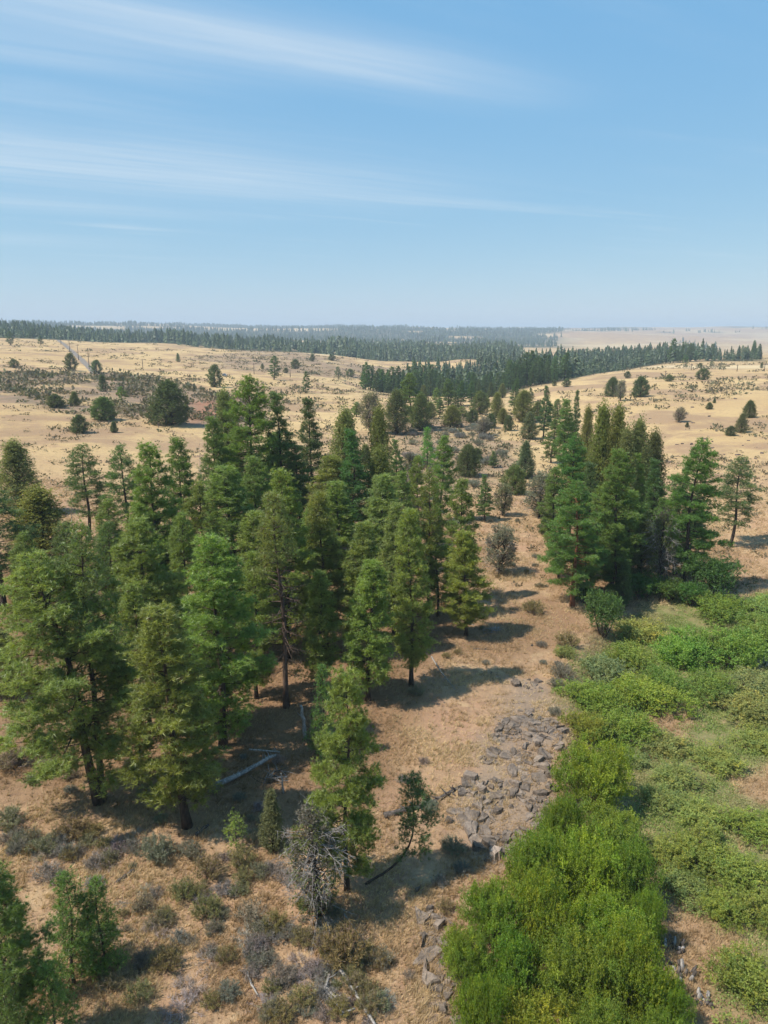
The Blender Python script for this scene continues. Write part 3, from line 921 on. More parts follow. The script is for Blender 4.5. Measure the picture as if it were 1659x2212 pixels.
N_TREES = [0]
TREES_XY = []
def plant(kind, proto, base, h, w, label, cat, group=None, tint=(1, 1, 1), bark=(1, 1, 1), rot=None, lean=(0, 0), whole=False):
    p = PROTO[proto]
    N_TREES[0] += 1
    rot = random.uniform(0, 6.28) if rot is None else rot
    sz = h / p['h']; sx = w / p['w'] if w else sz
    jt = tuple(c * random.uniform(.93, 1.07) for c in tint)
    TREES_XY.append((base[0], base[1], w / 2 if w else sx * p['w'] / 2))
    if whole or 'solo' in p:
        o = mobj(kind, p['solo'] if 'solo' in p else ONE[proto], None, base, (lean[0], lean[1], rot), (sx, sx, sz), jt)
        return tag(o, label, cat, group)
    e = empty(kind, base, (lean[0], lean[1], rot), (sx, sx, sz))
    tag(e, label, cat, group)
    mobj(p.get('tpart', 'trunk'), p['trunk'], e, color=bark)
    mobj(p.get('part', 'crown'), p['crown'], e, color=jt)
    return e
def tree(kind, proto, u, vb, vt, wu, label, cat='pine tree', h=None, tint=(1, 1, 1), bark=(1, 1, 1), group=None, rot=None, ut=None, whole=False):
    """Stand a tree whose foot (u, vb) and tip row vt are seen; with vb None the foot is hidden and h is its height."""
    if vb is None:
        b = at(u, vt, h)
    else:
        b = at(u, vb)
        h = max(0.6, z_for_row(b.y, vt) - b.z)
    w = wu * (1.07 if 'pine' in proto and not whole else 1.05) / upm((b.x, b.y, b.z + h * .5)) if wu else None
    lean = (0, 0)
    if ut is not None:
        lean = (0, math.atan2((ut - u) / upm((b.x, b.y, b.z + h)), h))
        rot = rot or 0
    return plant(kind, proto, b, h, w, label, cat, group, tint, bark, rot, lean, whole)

PT, JT = 'pine_tree', 'juniper_tree'
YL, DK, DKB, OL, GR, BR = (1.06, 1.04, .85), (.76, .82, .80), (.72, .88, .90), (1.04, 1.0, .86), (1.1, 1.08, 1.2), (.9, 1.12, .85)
G1 = 'pines of the big grove'
# the nearest pines, on the shaded side of the clearing
tree(PT, 'pine_broad', 214, 1733, 1176, 330, 'broad green pine with two forking dark trunks, widest crown at the grove front', ut=150, tint=(1.18, 1.18, 1.0), rot=0.6)
tree(PT, 'pine_thin', 222, 1725, 1136, 200, 'thin straight pine with bare dark trunk rising behind the widest crown', tint=(1.2, 1.05, .95), rot=2.0)
tree(PT, 'pine_full', 482, 1614, 1152, 235, 'tall full bright green pine with dark lower trunk, left of the grey half dead pine', tint=(1.08, 1.16, .95), rot=1.0)
tree(PT, 'pine_column', 405, 1785, 1308, 178, 'yellowish pine clothed to the ground beside the shaded fallen log', tint=YL, rot=3.0)
tree(PT, 'pine_lone', 750, 1925, 1457, 150, 'yellow green pine with straight dark trunk standing alone in front of the grove', tint=(1.05, 1.02, .95), rot=0.4)
tree(PT, 'pine_bent', 776, 1912, 1690, 120, 'small pine with a strongly bent trunk leaning over the dry clearing', tint=DK, rot=0.25)
tree(PT, 'pine_young', 700, 1640, 1440, 78, 'small dense dark green pine behind the lone yellow green pine', tint=DKB)
tree(PT, 'pine_sapling', 512, 1838, 1766, 44, 'waist high bright green pine sapling among grey brush', 'pine sapling', tint=(1.3, 1.3, 1.0))
tree(JT, 'juniper_cone', 590, 1835, 1708, 62, 'small dark juniper in the shade beside the dying grey juniper', 'juniper', tint=GR)
tree(JT, 'juniper_dying', 690, 1984, 1722, 130, 'dying juniper with grey tangled limbs and a few green sprays', 'juniper', ut=650, tint=(1.1, 1.1, 1.0), rot=1.2)
# pines at the bottom corner, close below the camera
tree(PT, 'pine_young', 228, 2090, 1898, 112, 'bright pointed young pine, foremost tip of the bottom corner clump', tint=(.9, 1.05, .75))
tree(PT, 'pine_young', 160, 2125, 1893, 140, 'bushy young pine in the middle of the bottom corner clump', tint=(.72, .86, .7))
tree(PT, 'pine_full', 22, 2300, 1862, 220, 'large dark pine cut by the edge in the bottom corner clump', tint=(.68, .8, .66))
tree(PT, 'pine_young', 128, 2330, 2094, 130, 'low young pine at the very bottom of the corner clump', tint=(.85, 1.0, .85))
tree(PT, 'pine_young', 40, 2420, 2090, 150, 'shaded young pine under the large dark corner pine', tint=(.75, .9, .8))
# left edge of the grove
tree(PT, 'pine_thin', 8, 1316, 1040, 170, 'dark pine with long bare trunk at the edge of the frame', tint=DK)
tree(JT, 'juniper_tall', 102, 1245, 1052, 130, 'dense olive juniper with spiky top beside the dark edge pine', 'juniper', tint=(1.15, 1.05, .8))
tree(JT, 'juniper_tall', 47, 1112, 952, 88, 'pale grey green juniper against the golden slope, first of the left row', 'juniper', tint=GR)
tree(PT, 'pine_thin', 193, 1165, 962, 100, 'slim dark pine with pointed open crown against the golden slope', tint=DK)
tree(PT, 'pine_thin', 279, 1178, 963, 92, 'flat tufted pine with bare trunk showing between its limbs', tint=(.8, .95, .75))
tree(JT, 'juniper_cone', 18, 1500, 1362, 90, 'low olive juniper beside the foot of the widest pine', 'juniper', tint=OL)
tree('dead_tree', 'snag_bare', 164, 1180, 1100, 50, 'small bleached snag poking up before the slim dark pine', 'dead tree')
# back and middle of the grove
tree(PT, 'pine_full', 354, 1345, 956, 150, 'tall pine at the grove back, left one of the paired tips over golden grass', tint=(1, 1, .9))
tree(PT, 'pine_full', 398, 1260, 945, 110, 'tall dark pine, right one of the paired tips over golden grass', tint=DK)
tree('dead_tree', 'snag_bare', 437, 1100, 955, 30, 'thin bare snag between the paired pines and the tallest dark pine', 'dead tree')
tree(PT, 'pine_full', 345, 1480, 1120, 190, 'olive pine filling the grove behind the widest crown', tint=OL)
tree(PT, 'pine_broad', 553, 1190, 811, 165, 'tallest deep green rounded pine crowning the back of the grove', tint=(.80, 1.02, .72))
tree(PT, 'pine_full', 470, 1200, 900, 95, 'dark pine hugging the side of the tallest rounded pine', tint=DK)
tree(JT, 'juniper_tall', 495, 1080, 842, 62, 'grey green juniper tip behind the tallest rounded pine', 'juniper', tint=GR)
tree(PT, 'pine_cone', 620, 1180, 848, 120, 'dark pine between the tallest rounded pine and the sharp dark one', tint=(.8, .95, .8))
tree(PT, 'pine_cone', 684, 1160, 861, 110, 'sharp pointed dark pine in the back row of the grove', tint=DK)
tree(JT, 'juniper_tall', 748, 1120, 884, 85, 'grey green juniper filling the gap beside the sharp dark pine', 'juniper', tint=GR)
tree(PT, 'pine_cone', 764, 1210, 930, 112, 'blue green pine with dense crown in the grove centre', tint=(.72, 1.0, .82))
tree(JT, 'juniper_tall', 818, 1120, 878, 60, 'olive juniper tip behind the blue green pine', 'juniper', tint=OL)
tree(JT, 'juniper_tall', 818, 1200, 966, 82, 'tall olive juniper in the grove centre beside the blue green pine', 'juniper', tint=OL)
tree(PT, 'pine_column', 520, 1330, 1010, 130, 'green pine with hidden trunk between the left pair and the olive pine', tint=(1, 1, .95))
tree(PT, 'pine_full', 560, 1300, 985, 120, 'shaded green pine below the tallest rounded crown', tint=(.9, .95, .9))
tree(PT, 'pine_full', 622, 1420, 1012, 150, 'broad olive pine standing behind the grey half dead pine', tint=OL)
tree(PT, 'pine_deadlow', 619, 1528, 1062, 145, 'half dead pine with green top and long bare grey lower limbs', tint=OL, bark=(1.5, 1.4, 1.4))
tree(PT, 'pine_column', 705, 1400, 1068, 92, 'narrow dark olive pine right of the half dead pine', tint=(1.0, .98, .85))
tree('dead_tree', 'snag_tall', 757, 1225, 1096, 38, 'purplish grey dead tree wedged between two grove pines', 'dead tree')
tree(PT, 'pine_column', 817, 1345, 1028, 108, 'tall greyish olive pine, left of a close pair in mid grove', tint=GR)
tree(PT, 'pine_column', 852, 1375, 1085, 84, 'greyish olive pine, right of a close pair in mid grove', tint=GR)
tree(PT, 'pine_column', 795, 1512, 1208, 104, 'fresh green pine at the grove edge with trunk foot in shade', tint=(1.0, 1.1, .85))
tree(PT, 'pine_column', 888, 1482, 1105, 92, 'slender yellow green pine at the grove edge nearest the rock outcrop', tint=YL)
tree(PT, 'pine_thin', 926, 1335, 1014, 80, 'brown tinged olive pine behind the slender yellow green pine', tint=(1.22, 1.02, .75))
tree(PT, 'pine_full', 987, 1300, 1036, 96, 'round topped dark green pine on the grove side of the dry wash', tint=(.95, 1.0, .85))
tree(PT, 'pine_lone', 1007, 1373, 1148, 100, 'golden olive pine with bare lower trunk beside the pile of grey sticks', tint=(1.22, 1.08, .72))
tree(PT, 'pine_cone', 1047, 1127, 1026, 46, 'small narrow green pine alone on the grassy bank', tint=(.9, 1.05, .8))
tree(JT, 'juniper_grey', 1080, 1240, 1134, 70, 'grey green juniper hanging over the dry wash below the narrow pine', 'juniper', tint=GR)
tree(JT, 'juniper_round', 1010, 1028, 960, 56, 'rounded very dark juniper on the sagebrush bank', 'juniper', tint=(.75, .75, .7))
tree(JT, 'juniper_dying', 886, 1078, 978, 46, 'thin dark juniper with bare stem on the reddish bank', 'juniper', tint=(.8, .8, .8))
tree(PT, 'pine_young', 923, 1010, 924, 42, 'small vivid green pine at the top of the sagebrush bank', tint=(.75, 1.25, .7))
tree(PT, 'pine_full', 952, 1130, 942, 66, 'green pine rising in front of the sagebrush bank', tint=(.95, 1.05, .8))
tree(PT, 'pine_full', 905, 1180, 985, 60, 'slim green pine half hidden behind the brown tinged pine', tint=(1.0, 1.05, .85))
# crowns crowded inside the grove, seen only in part
for (u, vt, hh, w, pr, ti, lb) in [
    (440, 1040, 14, 110, 'pine_full', (1, 1, .9), 'wedged between the half dead pine and the paired tips'),
    (300, 1085, 13, 110, 'pine_column', (.95, 1, .85), 'just below the paired tips over golden grass'),
    (240, 1080, 12, 100, 'pine_full', (.9, .95, .85), 'between the flat tufted pine and the widest crown'),
    (590, 935, 15, 110, 'pine_full', (.9, 1.0, .8), 'just in front of the tallest rounded pine'),
    (650, 960, 15, 110, 'pine_cone', (.9, 1, .8), 'below the gap right of the tallest rounded pine'),
    (700, 985, 14, 100, 'pine_column', (1.0, 1, .85), 'in the dip left of the blue green pine'),
    (560, 1110, 14, 110, 'pine_column', (1.05, 1.02, .9), 'right of the tall full bright green pine'),
    (660, 1100, 13, 95, 'pine_full', (1, 1, .85), 'between the half dead pine and the narrow olive one'),
    (740, 1040, 14, 95, 'pine_column', (.95, 1, .85), 'directly below the blue green pine'),
    (770, 1130, 13, 90, 'pine_column', (1, 1, .9), 'between the purplish dead tree and the close pair'),
    (520, 930, 16, 100, 'pine_full', (.85, 1.0, .8), 'on the left flank of the tallest rounded pine'),
    (400, 1110, 14, 110, 'pine_full', (1.05, 1.02, .9), 'below the dark one of the paired tips'),
    (865, 1020, 13, 80, 'pine_full', (1.0, 1.03, .85), 'left of the brown tinged olive pine'),
    (950, 1100, 12, 80, 'pine_full', (1.05, 1.03, .85), 'right of the slender yellow green pine top'),
    (540, 1190, 13, 110, 'pine_full', (1.0, 1.04, .85), 'behind the tip of the tall full bright green pine'),
    (450, 1250, 12, 90, 'pine_column', (1, 1, .9), 'between the yellowish pine tip and the bright one'),
    (300, 1260, 12, 100, 'pine_column', (1.0, 1, .9), 'behind the right side of the widest crown'),
    (860, 950, 12, 60, 'pine_cone', (.85, 1, .8), 'just left of the tall olive juniper tip'),
    (60, 1150, 11, 100, 'pine_full', (.8, .9, .8), 'behind the dense olive juniper at the left edge'),
    (140, 1130, 11, 100, 'pine_thin', (.85, .9, .8), 'between the olive juniper and the slim dark pine'),
    (230, 1130, 11, 90, 'pine_thin', (.85, .92, .8), 'under the slim dark and flat tufted pair'),
    (690, 1230, 11, 80, 'pine_column', (1, 1, .85), 'low between the narrow olive and the fresh green pine'),
]:
    tree(PT, pr, u, None, vt, w, 'crowded grove pine ' + lb, h=hh, tint=ti, group='pines crowded inside the big grove')
for (u, vt, hh, w, pr, ti, lb) in [
    (1205, 1010, 12, 70, 'pine_full', (.85, 1, .8), 'at the wash end behind the red trunked pine'),
    (1295, 940, 14, 80, 'pine_cone', (.85, 1, .8), 'below the two tall olive juniper tips'),
    (1370, 980, 13, 80, 'pine_full', (.85, 1, .8), 'right of the big mid green pine'),
    (1255, 960, 12, 70, 'juniper_tall', OL, 'tucked behind the rounded dark green pine'),
    (1290, 1050, 12, 90, 'pine_full', (.9, 1.05, .8), 'in front of the big mid green pine'),
    (1360, 1060, 12, 90, 'pine_full', (.9, 1.03, .8), 'below the pointed green pine'),
    (1215, 1100, 9, 60, 'pine_full', (.8, 1, .8), 'low on the left of the red trunked pine'),
    (1440, 1075, 11, 80, 'pine_full', (.7, .85, .7), 'behind the silvery half dead juniper'),
    (1390, 1120, 9, 70, 'juniper_tall', DK, 'low in the shade behind the small dark juniper'),
    (1275, 1125, 9, 80, 'pine_full', (.7, .85, .7), 'right of the red trunk'),
    (1340, 1130, 9, 80, 'pine_full', (.66, .8, .68), 'low in the middle shade'),
    (1500, 1060, 11, 80, 'pine_cone', (.66, .85, .66), 'on the outer flank of the largest pine'),
]:
    tree(PT if 'pine' in pr else JT, pr, u, None, vt, w, 'crowded far side grove tree ' + lb, 'pine tree' if 'pine' in pr else 'juniper', h=hh, tint=ti, group='trees crowded inside the far side grove')
# the grove on the other side of the wash
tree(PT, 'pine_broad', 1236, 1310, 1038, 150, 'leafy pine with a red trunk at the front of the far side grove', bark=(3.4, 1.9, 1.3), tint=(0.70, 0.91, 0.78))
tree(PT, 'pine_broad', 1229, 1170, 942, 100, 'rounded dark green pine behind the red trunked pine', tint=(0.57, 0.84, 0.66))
tree(JT, 'juniper_tall', 1288, 1150, 873, 66, 'tall olive juniper, left of two tips at the back of the far side grove', 'juniper', tint=OL)
tree(JT, 'juniper_tall', 1317, 1155, 878, 62, 'tall olive juniper, right of two tips at the back of the far side grove', 'juniper', tint=OL)
tree(JT, 'juniper_tall', 1364, 1150, 906, 66, 'pointed grey olive juniper in the middle back of the far side grove', 'juniper', tint=GR)
tree(JT, 'juniper_tall', 1400, 1140, 931, 62, 'dark juniper at the outer back corner of the far side grove', 'juniper', tint=(0.70, 0.71, 0.78))
tree(JT, 'juniper_tall', 1338, 1180, 925, 56, 'grey green juniper between two taller ones in the far side grove', 'juniper', tint=GR)
tree(PT, 'pine_full', 1320, 1270, 970, 120, 'big mid green pine in the heart of the far side grove', tint=(0.74, 0.88, 0.69))
tree(PT, 'pine_cone', 1270, 1230, 1000, 90, 'green pine packed between the red trunked pine and the big central one', tint=(0.70, 0.84, 0.74))
tree(PT, 'pine_cone', 1404, 1215, 993, 84, 'pointed green pine left of the largest pine of the far side grove', tint=(0.70, 0.86, 0.74))
tree(PT, 'pine_broad', 1475, 1278, 946, 150, 'largest dense green pine standing over the willows on the far side', tint=(0.64, 0.88, 0.69))
tree(PT, 'pine_cone', 1456, 1240, 1008, 80, 'shorter pine shouldering the largest pine of the far side grove', tint=(0.70, 0.88, 0.74))
tree(PT, 'pine_thin', 1577, 1182, 988, 95, 'open grey green pine at the outer edge beside the largest pine', tint=GR)
tree(JT, 'juniper_dying', 1419, 1282, 1100, 66, 'silvery half dead juniper before the largest pine of the far side grove', 'juniper', tint=(0.90, 0.92, 0.83))
tree(JT, 'juniper_cone', 1342, 1308, 1208, 42, 'small dark juniper in the shade under the far side grove', 'juniper', tint=DKB)
tree(JT, 'juniper_grey', 1165, 1117, 1018, 72, 'grey juniper with several dark stems beside the pale wash', 'juniper', tint=GR)
tree(JT, 'juniper_cone', 1134, 1032, 953, 48, 'frosty grey green juniper by the bend of the pale wash', 'juniper', tint=(0.98, 1.01, 1.29))
tree(JT, 'juniper_round', 1112, 1066, 1006, 62, 'olive juniper bush in front of the frosty grey one', 'juniper', tint=OL)
tree(JT, 'juniper_grey', 1086, 1113, 1044, 44, 'small greyish juniper right of the narrow green pine', 'juniper', tint=OL)
tree(JT, 'juniper_round', 1182, 1155, 1118, 44, 'low dark juniper at the foot of the red trunked pine', 'juniper', tint=DK)
# up the draw
for (u, vb, vt, w, pr, ti, lb) in [
    (1174, 946, 834, 44, 'pine_cone', DKB, 'narrow dark pine standing tallest along the pale wash'),
    (1110, 886, 818, 36, 'pine_cone', DKB, 'dark pine at the bend of the draw left of a round juniper'),
    (1130, 912, 842, 46, 'juniper_tall', OL, 'rounded olive juniper at the bend of the draw'),
    (1142, 948, 890, 42, 'juniper_cone', GR, 'grey green juniper below the rounded olive one in the draw'),
    (1098, 930, 897, 24, 'juniper_round', DK, 'small dark juniper beside the pale grass of the draw'),
    (1072, 902, 848, 30, 'juniper_tall', OL, 'olive juniper beside the small path up the draw'),
    (1036, 895, 845, 44, 'juniper_round', OL, 'wide olive juniper on the slope above the draw'),
    (1018, 876, 822, 28, 'pine_cone', DKB, 'dark pine right of a pair at the head of the draw'),
    (995, 876, 822, 32, 'pine_cone', DKB, 'dark pine, second of a pair at the head of the draw'),
    (968, 878, 818, 34, 'pine_full', DK, 'dark pine, first of a pair at the head of the draw'),
    (890, 925, 806, 62, 'pine_full', DK, 'big dark tree standing over the sagebrush bank'),
    (856, 938, 842, 54, 'juniper_tall', DK, 'dark juniper leaning on the big dark tree above the bank'),
    (908, 930, 850, 44, 'juniper_tall', DK, 'black green juniper on the sunless side of the big dark tree'),
    (975, 922, 876, 44, 'juniper_tall', OL, 'olive juniper on the grey sagebrush bank'),
    (1044, 940, 900, 34, 'juniper_grey', GR, 'pale juniper at the tip of the grey sagebrush bank'),
    (800, 935, 846, 46, 'juniper_grey', OL, 'brownish ragged juniper leaning over the grove top'),
    (1240, 1010, 843, 36, 'pine_cone', DKB, 'spire shaped pine behind the far side grove'),
    (1214, 1030, 862, 56, 'pine_full', (.8, 1, .8), 'full green pine at the wash end of the far side grove'),
    (1262, 1040, 878, 36, 'juniper_tall', OL, 'grey juniper squeezed between spires behind the far side grove'),
    (1190, 1000, 905, 44, 'pine_full', DK, 'dark pine at the foot of the narrow tall one by the wash'),
]:
    tree(PT if 'pine' in pr else JT, pr, u, vb, vt, w, lb, 'pine tree' if 'pine' in pr else 'juniper', tint=ti)
rs = np.random.default_rng(77)
for (u, vb, vt, w) in [(930, 905, 868, 30), (950, 900, 862, 26), (1000, 905, 878, 34), (1020, 912, 884, 30), (1060, 925, 893, 28), (985, 890, 846, 26), (1052, 880, 850, 22), (1085, 915, 882, 26), (1030, 1000, 968, 30), (1065, 1010, 975, 26),
                       (1190, 925, 872, 34), (1205, 905, 862, 30), (1160, 905, 868, 28), (1225, 960, 905, 44), (945, 880, 838, 24), (915, 878, 832, 26), (878, 868, 826, 24), (850, 850, 815, 20), (835, 842, 806, 18), (1085, 860, 828, 18), (1060, 858, 826, 18), (1035, 858, 820, 20), (1145, 870, 838, 22), (770, 900, 868, 30), (790, 1010, 960, 40)]:
    pr = ['juniper_tall', 'pine_cone', 'juniper_cone', 'pine_full', 'juniper_round'][rs.integers(5)]
    tree(PT if 'pine' in pr else JT, pr, u, vb, vt, w, 'dull green conifer scattered along the draw between the grove and the canyon wood', 'pine tree' if 'pine' in pr else 'juniper', tint=[OL, DK, DKB, GR][rs.integers(4)], group='conifers scattered along the draw')
# junipers and pines dotted over the two golden hills
for (u, vb, vt, w, pr, ti, lb) in [
    (72, 731, 708, 18, 'pine_mid_c', DK, 'dark pine on the skyline of the left hill'),
    (22, 745, 716, 18, 'pine_mid_b', DK, 'pine left of the road on the hill shoulder'),
    (8, 730, 712, 14, 'pine_mid_c', DK, 'skyline pine cut by the frame edge'),
    (88, 746, 725, 17, 'pine_mid_a', DK, 'small pine beside scrub just left of the road'),
    (154, 801, 763, 30, 'juniper_mid', DK, 'dark juniper below the foot of the dirt road'),
    (31, 794, 776, 24, 'juniper_mid', DK, 'squat juniper on the left hill by the frame edge'),
    (209, 807, 778, 28, 'juniper_mid', (.85, 1, 1.1), 'bluish juniper beside the lowest road pole'),
    (223, 846, 809, 26, 'juniper_mid_b', DKB, 'pointed dark juniper in the scrub below the road'),
    (122, 881, 851, 40, 'juniper_round', DK, 'round dark juniper bush low on the left hill'),
    (162, 877, 846, 28, 'juniper_cone', OL, 'loose olive juniper beside the round dark one'),
    (265, 870, 835, 24, 'pine_mid_c', (1.1, 1.35, .8), 'light green young pine in the left hill scrub'),
    (172, 935, 896, 42, 'juniper_round', DK, 'dark juniper alone on pale grass above the left row of trees'),
    (247, 934, 910, 20, 'juniper_cone', DK, 'tiny pointed juniper beside the lone one on pale grass'),
    (225, 907, 858, 62, 'juniper_round', (.85, .95, .75), 'wide green juniper with a ragged side in the hill scrub'),
    (368, 918, 823, 92, 'juniper_round', (.62, .72, .66), 'largest black green juniper on the left hill'),
    (465, 836, 788, 36, 'juniper_mid', DK, 'dark juniper standing beside the parked car'),
    (592, 820, 769, 28, 'pine_mid_b', DKB, 'very dark upright pine on the left hill'),
    (660, 850, 803, 24, 'pine_mid_b', DKB, 'upright dark pine nearer than its twin on the left hill'),
    (675, 780, 765, 13, 'juniper_mid', DK, 'small round juniper at the edge of the mown field'),
    (717, 779, 765, 18, 'juniper_mid', DK, 'broader round juniper at the edge of the mown field'),
    (731, 820, 792, 18, 'pine_mid_c', DKB, 'small dark pine on brushy ground below the mown field'),
    (757, 814, 797, 22, 'juniper_mid', GR, 'grey juniper right of the small dark pine below the field'),
    (638, 797, 776, 24, 'juniper_mid', DK, 'dull juniper in brush below the mown field'),
    (618, 806, 794, 14, 'juniper_mid', DK, 'low juniper between the two upright dark pines'),
    (567, 798, 786, 9, 'juniper_mid', DK, 'speck of juniper left of the very dark upright pine'),
    (806, 812, 788, 15, 'pine_mid_a', DKB, 'slim pine leading the canyon wood'),
    (385, 782, 763, 11, 'juniper_mid_b', GR, 'thin grey juniper on the open left hill'),
    (1322, 856, 815, 36, 'juniper_round', DK, 'dark juniper, bigger of a touching pair on the right hill'),
    (1340, 866, 820, 22, 'juniper_grey', GR, 'ragged juniper, thinner of a touching pair on the right hill'),
    (1382, 857, 814, 42, 'juniper_round', DKB, 'broad blue green juniper right of the touching pair'),
    (1224, 836, 818, 22, 'juniper_mid', DK, 'low round juniper on the rim over the canyon wood'),
    (1197, 834, 819, 12, 'juniper_mid_b', DK, 'small juniper on the rim left of the low round one'),
    (1355, 817, 802, 17, 'juniper_mid', DK, 'little juniper on the crest behind the touching pair'),
    (1446, 824, 810, 24, 'juniper_mid', GR, 'flat greyish juniper on the right hill crest'),
    (1518, 821, 796, 34, 'juniper_mid', (.8, .85, .7), 'wide juniper on the right hill crest by the pole'),
    (1467, 912, 879, 28, 'juniper_grey', GR, 'thin pale juniper alone mid slope on the right hill'),
    (1532, 884, 869, 16, 'juniper_round', DK, 'small juniper bush mid slope below a smaller one'),
    (1543, 871, 860, 8, 'juniper_cone', DK, 'tiny sapling above the small juniper bush mid slope'),
    (1618, 902, 865, 30, 'juniper_round', (.75, .85, .7), 'upright dark juniper, higher of three by the right edge'),
    (1600, 934, 893, 30, 'juniper_cone', GR, 'grey juniper, middle of three by the right edge'),
    (1577, 941, 920, 26, 'juniper_round', DK, 'low dark juniper, lowest of three by the right edge'),
    (1484, 923, 912, 10, 'juniper_cone', DK, 'tiny dark juniper on bare grass right of the thin pale one'),
    (1480, 792, 767, 17, 'pine_mid_c', DKB, 'dark pine standing before the long belt of trees'),
    (1130, 836, 818, 16, 'juniper_mid', DK, 'juniper at the corner where hill and canyon wood meet'),
    (1512, 795, 784, 12, 'juniper_mid', DK, 'round juniper behind the crest right of the dark pine'),
    (1537, 792, 780, 14, 'pine_mid_c', DK, 'short pine behind the crest right of the round juniper'),
    (1645, 795, 783, 8, 'juniper_mid_b', DK, 'small pointed juniper near the right edge crest'),
]:
    wh = 'mid' in pr
    tree(PT if 'pine' in pr else JT, pr, u, vb, vt, w, lb, 'pine tree' if 'pine' in pr else 'juniper', tint=ti, whole=wh)

# ------------------------------------------------------------------ the wood in the canyon: single trees first, the rest as one mass
rs = np.random.default_rng(99)
cx = rs.uniform(-60, 640, 17000); cyy = rs.uniform(390, 1030, 17000)
keep = (forest_mask(cx, cyy) > 0.5)
cx, cyy = cx[keep], cyy[keep]
sel, grid = [], {}
for a, b in zip(cx, cyy):                         # keep trunks a few metres apart
    k = (int(a // 4.4), int(b // 4.4))
    if any((i, j) in grid and (grid[(i, j)][0] - a) ** 2 + (grid[(i, j)][1] - b) ** 2 < 19 for i in range(k[0] - 1, k[0] + 2) for j in range(k[1] - 1, k[1] + 2)):
        continue
    grid[k] = (a, b); sel.append((a, b))
sel = np.array(sel)
sel = sel[np.argsort(np.hypot(sel[:, 0], sel[:, 1]))]
sz_ = height(sel[:, 0], sel[:, 1])
def tops_visible(pts, zs, hh):
    """A tree counts as seen when its tip clears the ground between it and the camera."""
    ok = np.ones(len(pts), bool)
    for f in np.linspace(0.2, 0.97, 28):
        gx_, gy_ = pts[:, 0] * f, pts[:, 1] * f
        ok &= (CAM_H + (zs + hh - CAM_H) * f) > height(gx_, gy_) + 0.3
    u_ = CU + F_U * pts[:, 0] / (pts[:, 1] * CP + (CAM_H - zs - hh) * SP)
    return ok & (u_ > -15) & (u_ < 1675)
vis = tops_visible(sel, sz_, 13.0)
idx = np.where(vis)[0]
N_SINGLE = 120
bu_ = CU + F_U * sel[:, 0] / sel[:, 1]; br_ = np.hypot(sel[:, 0], sel[:, 1])
belt = (bu_ > 1180) & (br_ > 730) & (np.abs(sel[:, 0] - np.interp(sel[:, 1], AX_Y, AX_X)) > 85)
bidx = [j for j in np.where(vis & belt)[0] if rs.uniform() < 1.6 * (float(vnoise(sel[j:j + 1, 0] / 30, sel[j:j + 1, 1] / 30, 95)[0]) - .15)][:70]
idx = np.array([j for j in idx if not belt[j]])
for j in bidx:
    a, b = sel[j]
    hh = (4 + 14 * float(vnoise(np.array([a / 18]), np.array([b / 18]), 93)[0])) * rs.uniform(.6, 1.3)
    tn = rs.uniform(.75, 1.05)
    plant(PT, ['pine_mid_a', 'pine_mid_b', 'pine_mid_c'][rs.integers(3)], (a, b, sz_[j] - .2), hh, hh * rs.uniform(.36, .55), 'dark conifer of the long tree belt beyond the right hill crest', 'pine tree', 'trees of the long belt', tint=(tn * .9, tn, tn), whole=True)
zone_txt = lambda u, rr: ('dark conifer on the near edge of the canyon wood' if rr < 520 else 'dark conifer in the thick of the canyon wood' if rr < 640 else 'dark conifer towards the back of the canyon wood')
for j in idx[:N_SINGLE]:
    a, b = sel[j]
    hh = (6 + 12 * float(vnoise(np.array([a / 22]), np.array([b / 22]), 91)[0])) * rs.uniform(.7, 1.25)
    pr = ['pine_mid_a', 'pine_mid_b', 'pine_mid_c', 'pine_mid_a'][rs.integers(4)]
    tn = rs.uniform(.55, .95)
    plant(PT, pr, (a, b, sz_[j] - .2), hh, hh * rs.uniform(.38, .55), zone_txt(0, math.hypot(a, b)), 'pine tree', 'trees of the canyon wood', tint=(tn * .92, tn * 1.02, tn * 1.02), whole=True)

def mass_tree(g, rs, base, hh, ww, tiers, col):
    """One small conifer of a far wood: ragged whorls of drooping sprays round a stem."""
    n = len(base)
    for t in range(tiers):
        f = t / tiers
        sp = 5
        a0 = rs.uniform(0, 6.28, n)
        for k in range(sp):
            a = a0 + 6.28 * k / sp + rs.normal(size=n) * .25
            rad = ww * .5 * (1 - f) ** .8 * rs.uniform(.65, 1.25, n) * (1.0 if t else .8)
            z0 = hh * (.12 + .88 * f)
            ztip = hh * (.12 + .88 * (f + 1.35 / tiers)) * 1.0
            c = base + np.stack([0 * a, 0 * a, np.minimum(ztip, hh)], -1)
            e1 = base + np.stack([np.cos(a - .62) * rad, np.sin(a - .62) * rad, z0 + rs.normal(size=n) * .03 * hh], -1)
            e2 = base + np.stack([np.cos(a + .62) * rad, np.sin(a + .62) * rad, z0 + rs.normal(size=n) * .03 * hh], -1)
            v = np.stack([c, e1, e2], 1).reshape(-1, 3)
            cc = col * rs.uniform(.75, 1.25, (n, 1))
            g.add(v, np.arange(n * 3).reshape(-1, 3), np.repeat(cc, 3, 0))
gm = Geo()
taken = set(idx[:N_SINGLE]) | set(bidx)
rest = np.array([j for j in range(len(sel)) if j not in taken])
rest = rest[tops_visible(sel[rest], sz_[rest], 16.0)]
b_ = np.stack([sel[rest, 0], sel[rest, 1], sz_[rest] - .2], -1)
hh = (4 + 15 * vnoise(b_[:, 0] / 22, b_[:, 1] / 22, 91)) * rs.uniform(.65, 1.25, len(b_))
cb_ = np.array([0.092, 0.126, 0.062]) * rs.uniform(.65, 1.25, (len(b_), 1))
mass_tree(gm, rs, b_, hh, hh * rs.uniform(.34, .58, len(b_)), 8, cb_)
